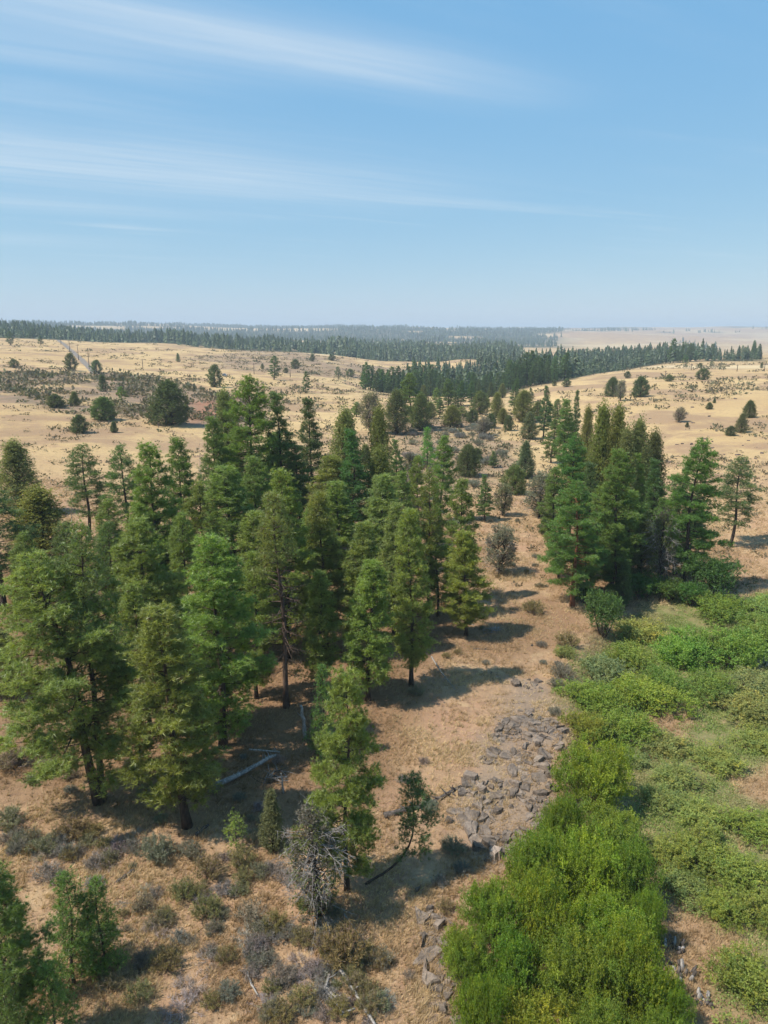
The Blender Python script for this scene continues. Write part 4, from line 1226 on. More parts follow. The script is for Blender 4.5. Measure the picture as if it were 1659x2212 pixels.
o = mobj('canyon_wood', gm.mesh('canyon_wood', [M_JUNI]))
tag(o, 'dense mass of dark conifers filling the canyon behind the single trees', 'wood', kind='stuff')

# woods on the far plateaus
def scatter_far(n, r0, r1, u0, u1, name, label, tiers, hmin, hmax, seed, tree_col):
    rs = np.random.default_rng(seed)
    rr = np.sqrt(rs.uniform(r0 * r0, r1 * r1, n))
    uu = rs.uniform(u0, u1, n)
    th = np.arctan((uu - CU) / F_U)
    X, Y = rr * np.sin(th), rr * np.cos(th)
    m = forest_mask(X, Y) > rs.uniform(.35, .9, n)
    X, Y = X[m], Y[m]
    Z = height(X, Y)
    P = np.stack([X, Y], -1)
    h_ = rs.uniform(hmin, hmax, len(X)) * (.45 + 1.0 * vnoise(X / 70, Y / 70, 5))
    ok = tops_visible(P, Z, h_ + 2) if True else None
    X, Y, Z, h_ = X[ok], Y[ok], Z[ok], h_[ok]
    g = Geo()
    col = np.array(tree_col) * rs.uniform(.7, 1.2, (len(X), 1))  # one base green for the wood, varied at random per tree
    mass_tree(g, rs, np.stack([X, Y, Z - .5], -1), h_, h_ * rs.uniform(.4, .7, len(X)), tiers, col)
    o = mobj(name, g.mesh(name, [M_JUNI]))
    tag(o, label, 'wood', kind='stuff')
    print(name, len(X), g.tris())
scatter_far(15000, 900, 2100, -40, 1700, 'plateau_wood', 'belt of dark conifers beyond the golden hills', 4, 11, 19, 5, (0.105, 0.140, 0.066))
scatter_far(26000, 2100, 6000, -40, 1700, 'far_wood', 'bluish wooded ridges on the horizon', 2, 12, 22, 6, (0.105, 0.135, 0.070))

# ------------------------------------------------------------------ willows and green shrubs by the creek
def leafy(proto, u, vb, vt, w, label, cat='willow', tint=(1, 1, 1), kind='willow_shrub'):
    b = at(u, vb)
    h = max(0.5, z_for_row(b.y, vt) - b.z) * (.42 if proto == 'mound_olive' else .60 if proto == 'mound_green' else random.uniform(.82, 1.2))
    wm_ = w / upm((b.x, b.y, b.z + h * .5))
    return plant(kind, proto, (b.x, b.y, b.z - .05), h, wm_ * (1.35 if 'mound' in proto else 1.04), label, cat, None, tint)
WG, WY, WD = (1, 1, 1), (1.18, 1.08, .9), (.86, .93, .9)
for i, (u, vb, vt, w, ti, lb) in enumerate([
    (1280, 1748, 1603, 168, WY, 'bright yellow green willow dome beside the upper rock shelf'),
    (1208, 1838, 1735, 110, WD, 'darker willow just below the yellow green dome on the rock side'),
    (1312, 1850, 1725, 150, WG, 'willow just below the yellow green dome on the meadow side'),
    (1150, 1935, 1790, 150, WG, 'willow at the thicket edge beside the white boulder'),
    (1250, 1950, 1795, 170, (1.15, 1.1, .9), 'tall willow in the upper middle of the thicket'),
    (1352, 1965, 1795, 150, WD, 'olive willow at the meadow edge of the upper thicket'),
    (1062, 2035, 1895, 130, WG, 'willow jutting from the thicket towards the dry clearing'),
    (1172, 2065, 1900, 160, WY, 'yellowish willow in the centre of the thicket'),
    (1305, 2075, 1905, 170, (1.05, 1.05, .9), 'broad willow right of the dark hollow in the thicket'),
    (1388, 2040, 1905, 95, WD, 'small dark willow shading the dry grass patch'),
    (1000, 2115, 1985, 110, WG, 'low willow nearest the dark rock ledge'),
    (1100, 2175, 2015, 160, (.85, 1.0, .9), 'shaded willow left of the dark hollow in the lower thicket'),
    (1235, 2195, 2025, 180, WG, 'willow below the dark hollow in the lower thicket'),
    (1362, 2195, 2030, 180, (1.0, 1.0, .9), 'wide willow beside the three grey stumps'),
    (1440, 2240, 2085, 90, WD, 'slim willow beside the lowest grey stump'),
    (1030, 2270, 2100, 130, (.9, 1.0, .85), 'deep green willow at the bottom edge beside the ledge'),
    (1160, 2310, 2120, 190, (1.3, 1.1, .85), 'willow with yellowing leaves at the bottom edge'),
    (1295, 2320, 2135, 180, WG, 'green willow at the bottom edge in the middle of the thicket'),
    (1425, 2340, 2160, 140, WD, 'dark willow at the bottom edge on the meadow side'),
]):
    leafy('willow_dome' if i % 2 == 0 else 'willow_wide', u, vb, vt, w, lb, tint=ti)
GS, GSD = 'green_shrub', (.62, .8, .75)
for i, (u, vb, vt, w, pr, ti, lb) in enumerate([
    (1302, 1374, 1288, 92, 'bush_dark', (.8, .95, .8), 'dark leafy bush standing like a small tree at the meadow corner'),
    (1535, 1300, 1212, 105, 'bush_dark', (.62, .85, .7), 'dark thicket bush at the foot of the largest far side pine'),
    (1492, 1308, 1262, 60, 'bush_dark', (.9, 1.1, .8), 'small green bush left of the dark thicket bush'),
    (1262, 1302, 1258, 70, 'bush_dark', (.7, .85, .75), 'dark bush in the shade right of the red trunk'),
    (1385, 1292, 1240, 90, 'bush_dark', (.75, .95, .7), 'dark bush under the middle of the far side grove'),
    (1445, 1298, 1255, 70, 'bush_dark', (.95, 1.0, .7), 'yellowish bush at the foot of the silvery juniper'),
    (1300, 1470, 1392, 100, 'mound_olive', (.85, .95, 1.25), 'grey green shrub under the dark leafy bush'),
    (1372, 1446, 1372, 100, 'mound_green', WG, 'fresh green shrub right of the grey green one'),
    (1395, 1375, 1310, 110, 'mound_olive', (1.1, 1.08, .85), 'yellowish shrub behind the fresh green shrubs'),
    (1470, 1425, 1335, 120, 'mound_green', (.85, 1.05, .85), 'tall deep green shrub in the upper meadow'),
    (1560, 1430, 1322, 130, 'mound_green', (.9, 1.05, .85), 'large deep green shrub in the upper meadow centre'),
    (1642, 1400, 1300, 120, 'mound_green', WD, 'green shrub at the upper meadow edge of the frame'),
    (1555, 1335, 1270, 110, 'mound_green', (.9, 1.0, .8), 'green shrub under the far side grove, right of the dark thicket bush'),
    (1640, 1322, 1262, 100, 'mound_olive', (.9, 1.1, .9), 'dull green shrub where the far hill meets the meadow'),
    (1405, 1530, 1440, 130, 'mound_green', (1.15, 1.1, .8), 'bright shrub in the middle of the upper thicket'),
    (1268, 1528, 1448, 105, 'mound_green', (1.05, 1.0, .8), 'green shrub edging the dry grass right of the rocks'),
    (1335, 1602, 1510, 120, 'mound_green', (.95, 1.05, .9), 'round dark green shrub above the yellow green willow dome'),
    (1258, 1590, 1510, 75, 'mound_green', (1.2, 1.05, .8), 'small shrub with yellow twigs at the rock shelf corner'),
    (1445, 1495, 1425, 95, 'mound_green', WD, 'green shrub below the tall deep green one'),
    (1612, 1490, 1425, 110, 'mound_olive', (1, 1, 1.1), 'greyish shrub beside the bleached dead stems'),
    (1530, 1505, 1440, 100, 'mound_green', (.9, 1, .9), 'green shrub in a row above the olive flats'),
    (1225, 1420, 1380, 46, 'mound_olive', (1, .95, .9), 'small olive shrub where dry wash meets meadow'),
    (1480, 1695, 1640, 105, 'mound_olive', (.95, 1.0, .9), 'low rounded olive mound in the middle of the meadow'),
    (1420, 1605, 1550, 115, 'mound_olive', (1.05, 1, .9), 'olive mound right of the round dark green shrub'),
    (1590, 1535, 1470, 135, 'mound_olive', (1, .95, .85), 'wide olive mound below the greyish shrub'),
    (1642, 1605, 1552, 105, 'mound_olive', (1.1, 1.0, .85), 'olive mound at the frame edge above the pale grass patch'),
    (1555, 1645, 1592, 110, 'mound_olive', (1, 1, .85), 'olive mound left of the pale grass patch'),
    (1425, 1745, 1690, 95, 'mound_olive', (.95, 1, 1), 'olive mound between the yellow green dome and the meadow'),
    (1375, 1640, 1598, 75, 'mound_olive', (.85, .95, 1.1), 'greyish mound at the end of the little dry strip'),
    (1625, 1800, 1745, 125, 'mound_green', (1.05, .95, .9), 'green mound below the pale grass patch'),
    (1535, 1775, 1715, 115, 'mound_olive', (1, 1.05, .8), 'fresh olive mound in the lower meadow centre'),
    (1500, 1850, 1780, 130, 'mound_green', (1.1, .95, .9), 'wide green mound in the lower meadow'),
    (1605, 1900, 1830, 140, 'mound_green', (1.15, 1.0, .9), 'wide yellowish mound in the lower meadow by the frame edge'),
    (1425, 1860, 1800, 95, 'mound_olive', (1, 1, .8), 'mound tucked beside the upper willow thicket'),
    (1650, 1990, 1915, 125, 'mound_green', (1.1, 1.0, .9), 'green mound right of the dry grass patch'),
    (1570, 1965, 1905, 100, 'mound_green', (1.1, 1, .85), 'green mound above the dry grass patch'),
    (1480, 1935, 1875, 105, 'mound_olive', (.85, .95, .95), 'dull mound where thicket shade meets the dry grass patch'),
    (1632, 2150, 2055, 140, 'mound_green', WG, 'bright green mound at the bottom edge right of the stumps'),
    (1605, 2260, 2180, 120, 'mound_olive', (1, 1.05, .8), 'low mound at the very bottom right of the stumps'),
]):
    leafy(pr, u, vb, vt, w, lb, 'shrub', ti, GS)

# leafy ground cover of the meadow, nobody could count it
rs = np.random.default_rng(301)
def in_frame(x, y, z, m=25):
    dz = z - CAM_H
    f = y * CP - dz * SP
    u_, v_ = CU + F_U * x / f, CV - F_U * (y * SP + dz * CP) / f
    return (u_ > -m) & (u_ < 1659 + m) & (v_ < 2212 + 3 * m)
X = rs.uniform(5, 60, 170000); Y = rs.uniform(22, 95, 170000)
mk = soft(MEADOW, X, Y, 1.5, 2.0, 4.0)
for dp in (DRY1, DRY2, DRY3):
    mk = mk * (1 - 0.93 * soft(dp, X, Y, 1.0, 1.0, 2.0))
dn = fbm(X / 3.2, Y / 3.2, 303, 3)
mk = mk * sst(.26, .42, dn)
Z = height(X, Y)
ok = (mk > rs.uniform(0.15, 1, len(X))) & in_frame(X, Y, Z)
X, Y, Z, dn = X[ok][:15500], Y[ok][:15500], Z[ok][:15500], dn[ok][:15500]
k = 9
hgt_ = 0.10 + 0.75 * np.clip(dn - .38, 0, .4)
cen = np.repeat(np.stack([X, Y, Z], -1), k, 0) + rs.normal(size=(len(X) * k, 3)) * np.array([.20, .20, .0])
cen[:, 2] += rs.uniform(0.02, 1, len(cen)) * np.repeat(hgt_, k)
hue = fbm(X / 6, Y / 6, 307, 2)
c0 = np.array([0.270, 0.335, 0.098]); c1 = np.array([0.350, 0.325, 0.150]); c2 = np.array([0.245, 0.325, 0.082])
hv = np.clip((hue - .35) / .3, 0, 1)[:, None]
cc = np.where(hv < .5, c2 * (1 - 2 * hv) + c0 * 2 * hv, c0 * (2 - 2 * hv) + c1 * (2 * hv - 1))
g = Geo()
leaves(g, rs, cen, np.tile([0, 0, .7], (len(cen), 1)), .12, .035, np.repeat(cc, k, 0) * rs.uniform(.8, 1.2, (len(cen), 1)), 0, .8)
o = mobj('meadow_undergrowth', g.mesh('meadow_undergrowth', [M_LEAF]))
tag(o, 'knee high leafy undergrowth covering the green meadow', 'undergrowth', kind='stuff')
print('undergrowth', g.tris())

# ------------------------------------------------------------------ sagebrush and dead brush
SAGE_N = [0]
def sage(kind_key, x, y, w, label, group=None, tint=(1, 1, 1), name='sagebrush', hs=1.0, cat='sagebrush'):
    p = SG[kind_key]
    s = w / p['w']
    o = mobj(name, p['mesh'], None, (x, y, hz(x, y) - .02), (0, 0, random.uniform(0, 6.28)), (s, s, s * hs * random.uniform(.85, 1.1)), tuple(c * random.uniform(.9, 1.1) for c in tint))
    SAGE_N[0] += 1
    return tag(o, label, cat, group)
def sage_at(kk, u, v, wu, label, tint=(1, 1, 1), group=None, **kw):
    b = at(u, v)
    return sage(kk, b.x, b.y, wu * 1.2 / upm(b), label, group, tint, **kw)
so, sg, sd, sw, sy = 'sage_olive', 'sage_green', 'sage_dead', 'sage_white', 'sage_grey'
for kk, u, v, w, lb in [
    (sd, 103, 1897, 58, 'dark grey brush clump above the corner pines'), (sd, 203, 1918, 42, 'grey dead brush just behind the bright pointed young pine'),
    (sg, 192, 1824, 36, 'small grey brush on the first sunny strip below the widest pine'), (sg, 93, 1842, 50, 'grey green brush left of the dark olive bush'),
    (so, 158, 1806, 62, 'dark olive bush at the shade edge below the widest pine'), (sd, 254, 1840, 44, 'grey brush beside the orange grass strip'),
    (sy, 337, 1852, 70, 'wide grey green sagebrush in the middle of the sunny strip'), (sy, 406, 1848, 46, 'grey sagebrush at the end of the sunny strip'),
    (sw, 220, 1862, 50, 'bleached dead brush beside the dark little log'), (so, 452, 1893, 60, 'olive brush left of the dead brush by the sapling'),
    (sd, 490, 1930, 44, 'grey brush two steps below the pine sapling'), (sd, 440, 1950, 42, 'dead grey brush ringed by olive clumps'),
    (so, 395, 1940, 50, 'olive brush with dark base below the sunny strip'), (sd, 337, 1936, 34, 'small dead tuft below the dark little log'),
    (sd, 542, 1984, 56, 'dead brush with fanned twigs left of the dying juniper foot'), (so, 447, 1980, 56, 'yellow olive brush below the ringed dead one'),
    (sg, 344, 1996, 50, 'grey brush on the slope right of the corner pines'), (sg, 309, 1964, 40, 'low grey brush right of the bright young pine tip'),
    (sw, 454, 2072, 46, 'silver dead brush in the lower brush field'), (so, 490, 2076, 40, 'rusty olive brush beside the silver dead one'),
    (sd, 552, 2058, 52, 'charcoal brush below the fanned dead one'), (so, 361, 2092, 56, 'olive brush left of the silver dead one'),
    (sg, 309, 2082, 40, 'shaded brush right of the corner pine shadow'), (sg, 241, 2136, 48, 'brush at the shadow edge of the corner pines'),
    (sw, 413, 2138, 60, 'pale tangle of dead twigs in the lower brush field'), (sy, 492, 2150, 48, 'grey dome of brush right of the pale tangle'),
    (so, 456, 2172, 38, 'green tinted brush below the grey dome'), (sw, 396, 2182, 62, 'whitest dead tangle at the bottom edge'),
    (so, 300, 2160, 50, 'olive brush near the bottom edge left of the whitest tangle'), (so, 594, 2008, 50, 'olive brush right of the fanned dead one'),
    (sd, 590, 1888, 46, 'brown brush left of the dying juniper'), (sd, 546, 2060, 46, 'dark dead brush beside the charcoal one'),
    (so, 654, 2038, 46, 'small olive clump left of the big round brown bush'), (so, 736, 2076, 92, 'big round brown olive bush beside the open grass'),
    (sw, 670, 2110, 40, 'silvery dome of twigs below the small olive clump'), (sy, 608, 2124, 56, 'dark grey round brush left of the silvery dome'),
    (so, 656, 2168, 52, 'olive brush between two pale driftwood pieces'), (so, 768, 2140, 46, 'green clump wrapped round the big driftwood'),
    (so, 798, 2148, 40, 'yellow clump on the grass side of the big driftwood'), (sg, 590, 2196, 54, 'grey brush at the bottom edge left of the driftwood'),
    (so, 732, 2190, 48, 'olive clump under the forked driftwood'), (sy, 979, 1838, 46, 'dark round brush in the lone pine shadow'),
    (sy, 1000, 1884, 36, 'dark brush at the tip of the lone pine shadow'), (sd, 948, 1912, 34, 'blackish clump in the lone pine shadow'),
    (so, 962, 1966, 34, 'yellow tuft at the upper end of the rock ledge'), (sd, 885, 2110, 26, 'small grey tuft on the open grass by the ledge'),
    (sg, 29, 1655, 60, 'grey brush at the frame edge beside the widest pine'), (sg, 22, 1780, 56, 'grey brush at the frame edge below the widest pine'),
    (sy, 1215, 1462, 44, 'grey sagebrush between the wash and the green thicket'), (sy, 1200, 1482, 30, 'small grey sagebrush beside the larger one by the thicket'),
    (so, 1224, 1398, 44, 'olive brush beside the dark leafy bush'), (sy, 1198, 1542, 28, 'grey tuft right of the upper rock pile'),
    (so, 1152, 1326, 40, 'yellow flowering brush on the rusty ground'), (sy, 1170, 1396, 20, 'tiny sagebrush on the rusty ground'),
    (sg, 900, 1500, 30, 'faint brush at the shade edge of the slender pine'), (sd, 915, 1650, 24, 'little grey tuft on the open dry slope'), (sd, 870, 1690, 26, 'little brush by the fallen dark log'),
    (sy, 926, 1745, 34, 'grey clump under the fallen dark log'), (sg, 560, 1890, 40, 'grey green clump below the pine sapling'),
    (so, 525, 1870, 50, 'olive clump at the foot of the pine sapling'), (sd, 620, 1905, 44, 'grey dead clump touching the dying juniper'),
    (sw, 1634, 1432, 60, 'bleached dead willow stems in the upper meadow'), (sw, 1300, 1450, 40, 'pale dead stems under the dark leafy bush'),
    (sw, 1235, 1735, 26, 'grey dead tuft inside the yellow green willow dome'),
]:
    sage_at(kk, u, v, w, lb, name='dead_shrub' if kk in (sd, sw) else 'sagebrush', cat='dead shrub' if kk in (sd, sw) else 'sagebrush')
GLB = {}
def rnd_sage(n, poly_uv, seed, kinds, wmin, wmax, label, group, avoid=True, tint=(1, 1, 1)):
    rs = np.random.default_rng(seed)
    P = wpoly(poly_uv)
    xs_, ys_ = [p[0] for p in P], [p[1] for p in P]
    c = 0
    for _ in range(n * 40):
        if c >= n:
            break
        a, b = rs.uniform(min(xs_), max(xs_)), rs.uniform(min(ys_), max(ys_))
        if poly_dist(P, np.array([a]), np.array([b]))[0] > 0 or not in_frame(np.array([a]), np.array([b]), np.array([hz(a, b)]), 5)[0]:
            continue
        if fbm(np.array([a / 7]), np.array([b / 7]), 311, 2)[0] < rs.uniform(.3, .6):
            continue
        kk = kinds[rs.integers(len(kinds))]
        dead = kk in ('sage_dead', 'sage_white')
        sage(kk, a, b, rs.uniform(wmin, wmax), ('dead grey ' if dead else 'living ') + label, group, tint, 'dead_shrub' if dead else 'sagebrush', 1.0, 'dead shrub' if dead else 'sagebrush')
        c += 1
rnd_sage(150, [(0, 1790), (300, 1800), (640, 1900), (830, 2080), (850, 2212), (150, 2212), (250, 1900), (0, 1850)], 401, [so, sg, sd, sy, sw, sd, sd], .45, 1.4, 'knee high brush filling the sunny brush field', 'brush of the sunny foreground field')
rnd_sage(26, [(0, 1500), (180, 1450), (600, 1600), (760, 1700), (640, 1830), (300, 1780), (0, 1750)], 402, [sg, sd, sy], .6, 1.3, 'brush growing in the shade under the big grove', 'brush under the big grove')
rnd_sage(26, [(1110, 1100), (1190, 1180), (1230, 1420), (1180, 1460), (1020, 1440), (900, 1560), (860, 1560), (1060, 1250)], 403, [sg, sy, so], .4, 1.0, 'small brush on the grassy floor of the dry wash', 'brush of the dry wash')
rnd_sage(52, [(850, 940), (960, 905), (1050, 925), (1100, 985), (1080, 1030), (1000, 1060), (930, 1040), (880, 1010)], 404, [sy, sy, sg], 1.6, 3.6, 'silver sagebrush clump on the bank above the wash', 'sagebrush of the bank', tint=(1.0, 1.05, 1.15))
# scrub on the hills: too many and too small to tell apart
rs = np.random.default_rng(420)
N = 36000
rr = np.exp(rs.uniform(math.log(85), math.log(900), N)); uu = rs.uniform(-30, 1690, N)
th = np.arctan((uu - CU) / F_U)
X, Y = rr * np.sin(th), rr * np.cos(th)
pr_ = 0.42 * sst(.44, .64, fbm(X / 26, Y / 26, 421, 3)) + 0.9 * soft(SCRUB1, X, Y, 10, 26, 40) * sst(.36, .56, fbm(X / 14, Y / 14, 422, 2)) + 0.7 * soft(SCRUB2, X, Y, 12, 30, 50) * sst(.4, .56, fbm(X / 18, Y / 18, 423, 2)) + .5 * soft(BANK, X, Y, 4, 6, 14)
pr_ += .45 * sst(230, 150, np.hypot(X, Y)) * sst(.40, .60, fbm(X / 9, Y / 9, 425, 3)) * (1 - soft(GROVE, X, Y, 2, 2, 5))
pr_ *= (1 - soft(FIELD, X, Y, 4, 2, 30)) * (1 - soft(MEADOW, X, Y, 2, 1, 5)) * (forest_mask(X, Y) < .5)
ok = rs.uniform(0, 1, N) < pr_ * .95
X, Y = X[ok], Y[ok]
Z = height(X, Y)
okv = tops_visible(np.stack([X, Y], -1), Z, 0.8)
X, Y, Z = X[okv], Y[okv], Z[okv]
n = len(X)
big = rs.uniform(0, 1, n) ** 2.5
w = (0.5 + 1.9 * big) * np.clip(np.hypot(X, Y) / 260, .38, 1.35) * (1 + .5 * soft(SCRUB1, X, Y, 10, 20, 40))
k = 13
d = unit(rs.normal(size=(n * k, 3)) * np.array([1, 1, .55]) + [0, 0, .45]); d[:, 2] = np.abs(d[:, 2])
cen = np.repeat(np.stack([X, Y, Z], -1), k, 0) + d * (np.repeat(w, k)[:, None] * rs.uniform(.3, .85, (n * k, 1))) * np.array([1, 1, .62])
hue = rs.uniform(0, 1, (n, 1))
cc = np.array([0.125, 0.132, 0.066]) * (1 - hue) + np.array([0.195, 0.150, 0.105]) * hue
g = Geo()
leaves(g, rs, cen, d, .50 * np.repeat(w, k)[:, None], .17 * np.repeat(w, k)[:, None], np.repeat(cc, k, 0), 0, .5)
o = mobj('hill_scrub', g.mesh('hill_scrub', [M_DRY]))
tag(o, 'specks of grey and olive scrub scattered over both golden hills', 'scrub', kind='stuff')
print('scrub', n, g.tris(), 'sage', SAGE_N)

# ------------------------------------------------------------------ rocks
T = NT('lichen_basalt')
tcn = T.n('ShaderNodeTexCoord')
geo_ = T.n('ShaderNodeNewGeometry')
oi = T.n('ShaderNodeObjectInfo')
ps = geo_.outputs['Position']
n1 = T.noise(1.6, 6, .65, ps); n2 = T.noise(9.0, 5, .7, ps); n3 = T.noise(26.0, 4, .7, ps)
c = T.mix(T.ramp(n1, .35, .65), (0.130, 0.106, 0.090), (0.235, 0.190, 0.155))
c = T.mix(T.math('MULTIPLY', T.ramp(n2, .5, .72), .7), c, (0.050, 0.042, 0.038))
c = T.mix(T.math('MULTIPLY', T.ramp(n3, .58, .72), .5), c, (0.29, 0.26, 0.22))
c = T.mix(1.0, c, oi.outputs['Color'], 'MULTIPLY')
b = T.n('ShaderNodeBsdfPrincipled', {'Base Color': c, 'Roughness': .92})
b.inputs['Specular IOR Level'].default_value = .15
bp = T.n('ShaderNodeBump', {'Strength': .8, 'Distance': .06, 'Height': T.math('ADD', n2, T.math('MULTIPLY', n3, .5))})
T.t.links.new(bp.outputs[0], b.inputs['Normal'])
M_ROCK = T.finish(b.outputs[0])
def rock_mesh(name, seed, flat):
    """An angular slab: uneven polygon outline, sloping chipped rim, tilted top."""
    rs = np.random.default_rng(seed)
    n = rs.integers(6, 10)
    a = np.sort(rs.uniform(0, 6.28, n) * .35 + np.linspace(0, 6.28, n, endpoint=False) * .65 + rs.uniform(0, 1))
    r1 = rs.uniform(.75, 1.15, n) * .5
    asp = rs.uniform(.55, .95)
    def ring(sc, z, jz):
        return np.stack([np.cos(a) * r1 * sc, np.sin(a) * r1 * sc * asp, z + rs.normal(size=n) * jz], -1)
    h = flat
    v = np.concatenate([ring(1.06, -.35, 0), ring(1.0, h * .55, h * .12), ring(.86, h, h * .10), ring(.40, h * 1.06, h * .10), [[rs.normal() * .05, rs.normal() * .05, h * 1.05]]])
    f = []
    for L in range(3):
        for i in range(n):
            j = (i + 1) % n
            f += [(L * n + i, L * n + j, (L + 1) * n + j), (L * n + i, (L + 1) * n + j, (L + 1) * n + i)]
    f += [(3 * n + i, 3 * n + (i + 1) % n, 4 * n) for i in range(n)]
    g = Geo(); g.add(v, f, (1, 1, 1))
    return g.mesh(name, [M_ROCK])
RK = [rock_mesh('basalt_slab', 500 + i, random.uniform(.16, .42)) for i in range(14)]
RKB = [rock_mesh('basalt_block', 540 + i, random.uniform(.45, .8)) for i in range(6)]
def outcrop(name, label, poly_uv, n, smin, smax, seed, blocks=.2, dens_sc=2.0, lift=0.0):
    rs = np.random.default_rng(seed)
    P = wpoly(poly_uv)
    A = np.array(P)
    cxy = A.mean(0)
    e = empty(name, (cxy[0], cxy[1], hz(*cxy)))
    tag(e, label, 'rock outcrop')
    placed = []
    for _ in range(n * 60):
        if len(placed) >= n:
            break
        p = rs.uniform(A.min(0), A.max(0))
        if poly_dist(P, p[:1], p[1:])[0] > .2:
            continue
        if fbm(p[:1] / dens_sc, p[1:] / dens_sc, 77, 2)[0] < rs.uniform(.34, .58):
            continue
        s = smin + (smax - smin) * rs.uniform() ** 2.2
        if any((p[0] - q[0]) ** 2 + (p[1] - q[1]) ** 2 < (.40 * (s + q[2])) ** 2 for q in placed):
            continue
        placed.append((p[0], p[1], s))
        m = RKB[rs.integers(len(RKB))] if rs.uniform() < blocks and s < .9 else RK[rs.integers(len(RK))]
        t = rs.uniform(.6, 1.3)
        zs = s * rs.uniform(.6, 1.1)
        o = mobj('rock', m, e, (p[0] - cxy[0], p[1] - cxy[1], hz(*p) - hz(*cxy) - .05 - .10 * s + lift), (rs.normal() * .20, rs.normal() * .20, rs.uniform(0, 6.28)), (s * 1.25, s * 1.25, zs), (t, t * .98, t * .95))
    return e
def clip_poly(poly, mid, nrm):
    """Keep the side of a convex polygon that lies against the normal."""
    out = []
    for i in range(len(poly)):
        a, b = poly[i], poly[(i + 1) % len(poly)]
        da, db = np.dot(a - mid, nrm), np.dot(b - mid, nrm)
        if da <= 0:
            out.append(a)
        if da * db < 0:
            out.append(a + (b - a) * (da / (da - db)))
    return out
def bedrock(name, label, poly_uv, step, seed, drop=.36, hmax=.34, gap=.045):
    """Bedrock split into close fitting slabs of uneven size, height and tilt, grass filling the missing ones."""
    rs = np.random.default_rng(seed)
    P = wpoly(poly_uv)
    A = np.array(P)
    cxy = A.mean(0)
    z0 = hz(*cxy)
    e = empty(name, (cxy[0], cxy[1], z0))
    tag(e, label, 'rock outcrop')
    n = int((A.max(0) - A.min(0)).prod() / step ** 2)
    S = rs.uniform(A.min(0) - 1, A.max(0) + 1, (n, 2))
    S = np.concatenate([S, S[::3] + rs.normal(size=S[::3].shape) * step * .45])
    k = 0
    for i, p in enumerate(S):
        if poly_dist(P, p[:1], p[1:])[0] > .15:
            continue
        if fbm(p[:1] / 1.7, p[1:] / 1.7, 77, 3)[0] + rs.normal() * .03 < drop + .06:
            continue
        d = np.hypot(*(S - p).T)
        poly = [p + np.array(q) * 1.3 for q in ((-1, -.8), (1, -1), (.9, 1), (-1, .9))]
        for j in np.argsort(d)[1:16]:
            nn = (S[j] - p) / d[j]
            poly = clip_poly(poly, (S[j] + p) / 2 - nn * gap * rs.uniform(.3, 1.3), nn)
            if len(poly) < 3:
                break
        if len(poly) < 3:
            continue
        q = []
        for a, b in zip(poly, poly[1:] + poly[:1]):           # chipped edges: a knocked-in point halfway along each side
            L_ = np.hypot(*(b - a))
            q.append(a)
            if L_ > .22:
                q.append((a + b) / 2 + rs.normal(size=2) * .09 * L_)
        q = np.array(q); c = q.mean(0); q = q - c
        if np.abs(q).max() < .14:
            continue
        m = len(q)
        h = .03 + hmax * rs.uniform() ** 2.0 * min(1, np.abs(q).max() / .5)
        tx, ty = rs.normal(size=2) * .16
        def ring(sc, z):
            return np.concatenate([q * sc + rs.normal(size=q.shape) * .012, (z + q @ np.array([tx, ty]) * (z > 0) + rs.normal(size=m) * (.03 if z > 0 else 0))[:, None]], 1)
        v = np.concatenate([ring(1.05, -.4), ring(1.0, h * .75), ring(.93, h), ring(.5, h + .02), [[0, 0, h + .02]]])
        f = []
        for L in range(3):
            for a in range(m):
                b = (a + 1) % m
                f += [(L * m + a, L * m + b, (L + 1) * m + b), (L * m + a, (L + 1) * m + b, (L + 1) * m + a)]
        f += [(3 * m + a, 3 * m + (a + 1) % m, 4 * m) for a in range(m)]
        g = Geo(); g.add(v, f, (1, 1, 1))
        t = rs.uniform(.75, 1.25)
        mobj('rock', g.mesh('basalt_slab', [M_ROCK]), e, (c[0] - cxy[0], c[1] - cxy[1], hz(*c) - z0 - .02), color=(t * 1.02, t, t * .97))
        k += 1
    print(name, k)
bedrock('rock_outcrop', 'broad shelf of cracked grey basalt between dry grass and willows',
        [(1085, 1560), (1150, 1540), (1218, 1575), (1204, 1690), (1145, 1845), (1065, 1860), (985, 1775), (1005, 1690)], .60, 511, .33)
outcrop('stone_scatter', 'loose broken stones strewn over the cracked basalt shelf', [(1075, 1560), (1150, 1540), (1205, 1575), (1195, 1690), (1135, 1845), (1055, 1860), (960, 1775), (985, 1690)], 150, .12, .50, 515, .5, 1.2)
outcrop('rock_pile', 'small pile of grey stones at the upper end of the basalt shelf', [(1112, 1468), (1160, 1468), (1175, 1500), (1150, 1545), (1105, 1530)], 26, .3, 1.0, 512, .4)
bedrock('rock_ledge', 'dark cracked basalt ledge in the open grass beside the lower willows', [(915, 1975), (950, 1965), (985, 2080), (1010, 2190), (985, 2240), (940, 2160), (915, 2070)], .36, 513, .20, .5)
outcrop('rock_cluster', 'little cluster of stones on the dry slope above the basalt shelf', [(1040, 1450), (1070, 1445), (1075, 1462), (1045, 1468)], 7, .3, .8, 514, .5, .5)
b = at(1071, 1852)
tag(mobj('boulder', RKB[2], None, (b.x, b.y, b.z), (0, 0, .7), (1.05, .8, .7), (2.3, 2.2, 2.1)), 'pale whitish boulder at the lower end of the basalt shelf', 'boulder')
for (u, v, s, lb) in [(1150, 1395, .35, 'small dark stone on the rusty ground'), (1208, 1392, .3, 'tiny stone right of another on the rusty ground'), (905, 1925, .5, 'dark stone in the lone pine shadow')]:
    b = at(u, v)
    tag(mobj('stone', RKB[1], None, (b.x, b.y, b.z), (0, 0, .3), (s, s, s), (.7, .7, .7)), lb, 'stone')
rs = np.random.default_rng(520)
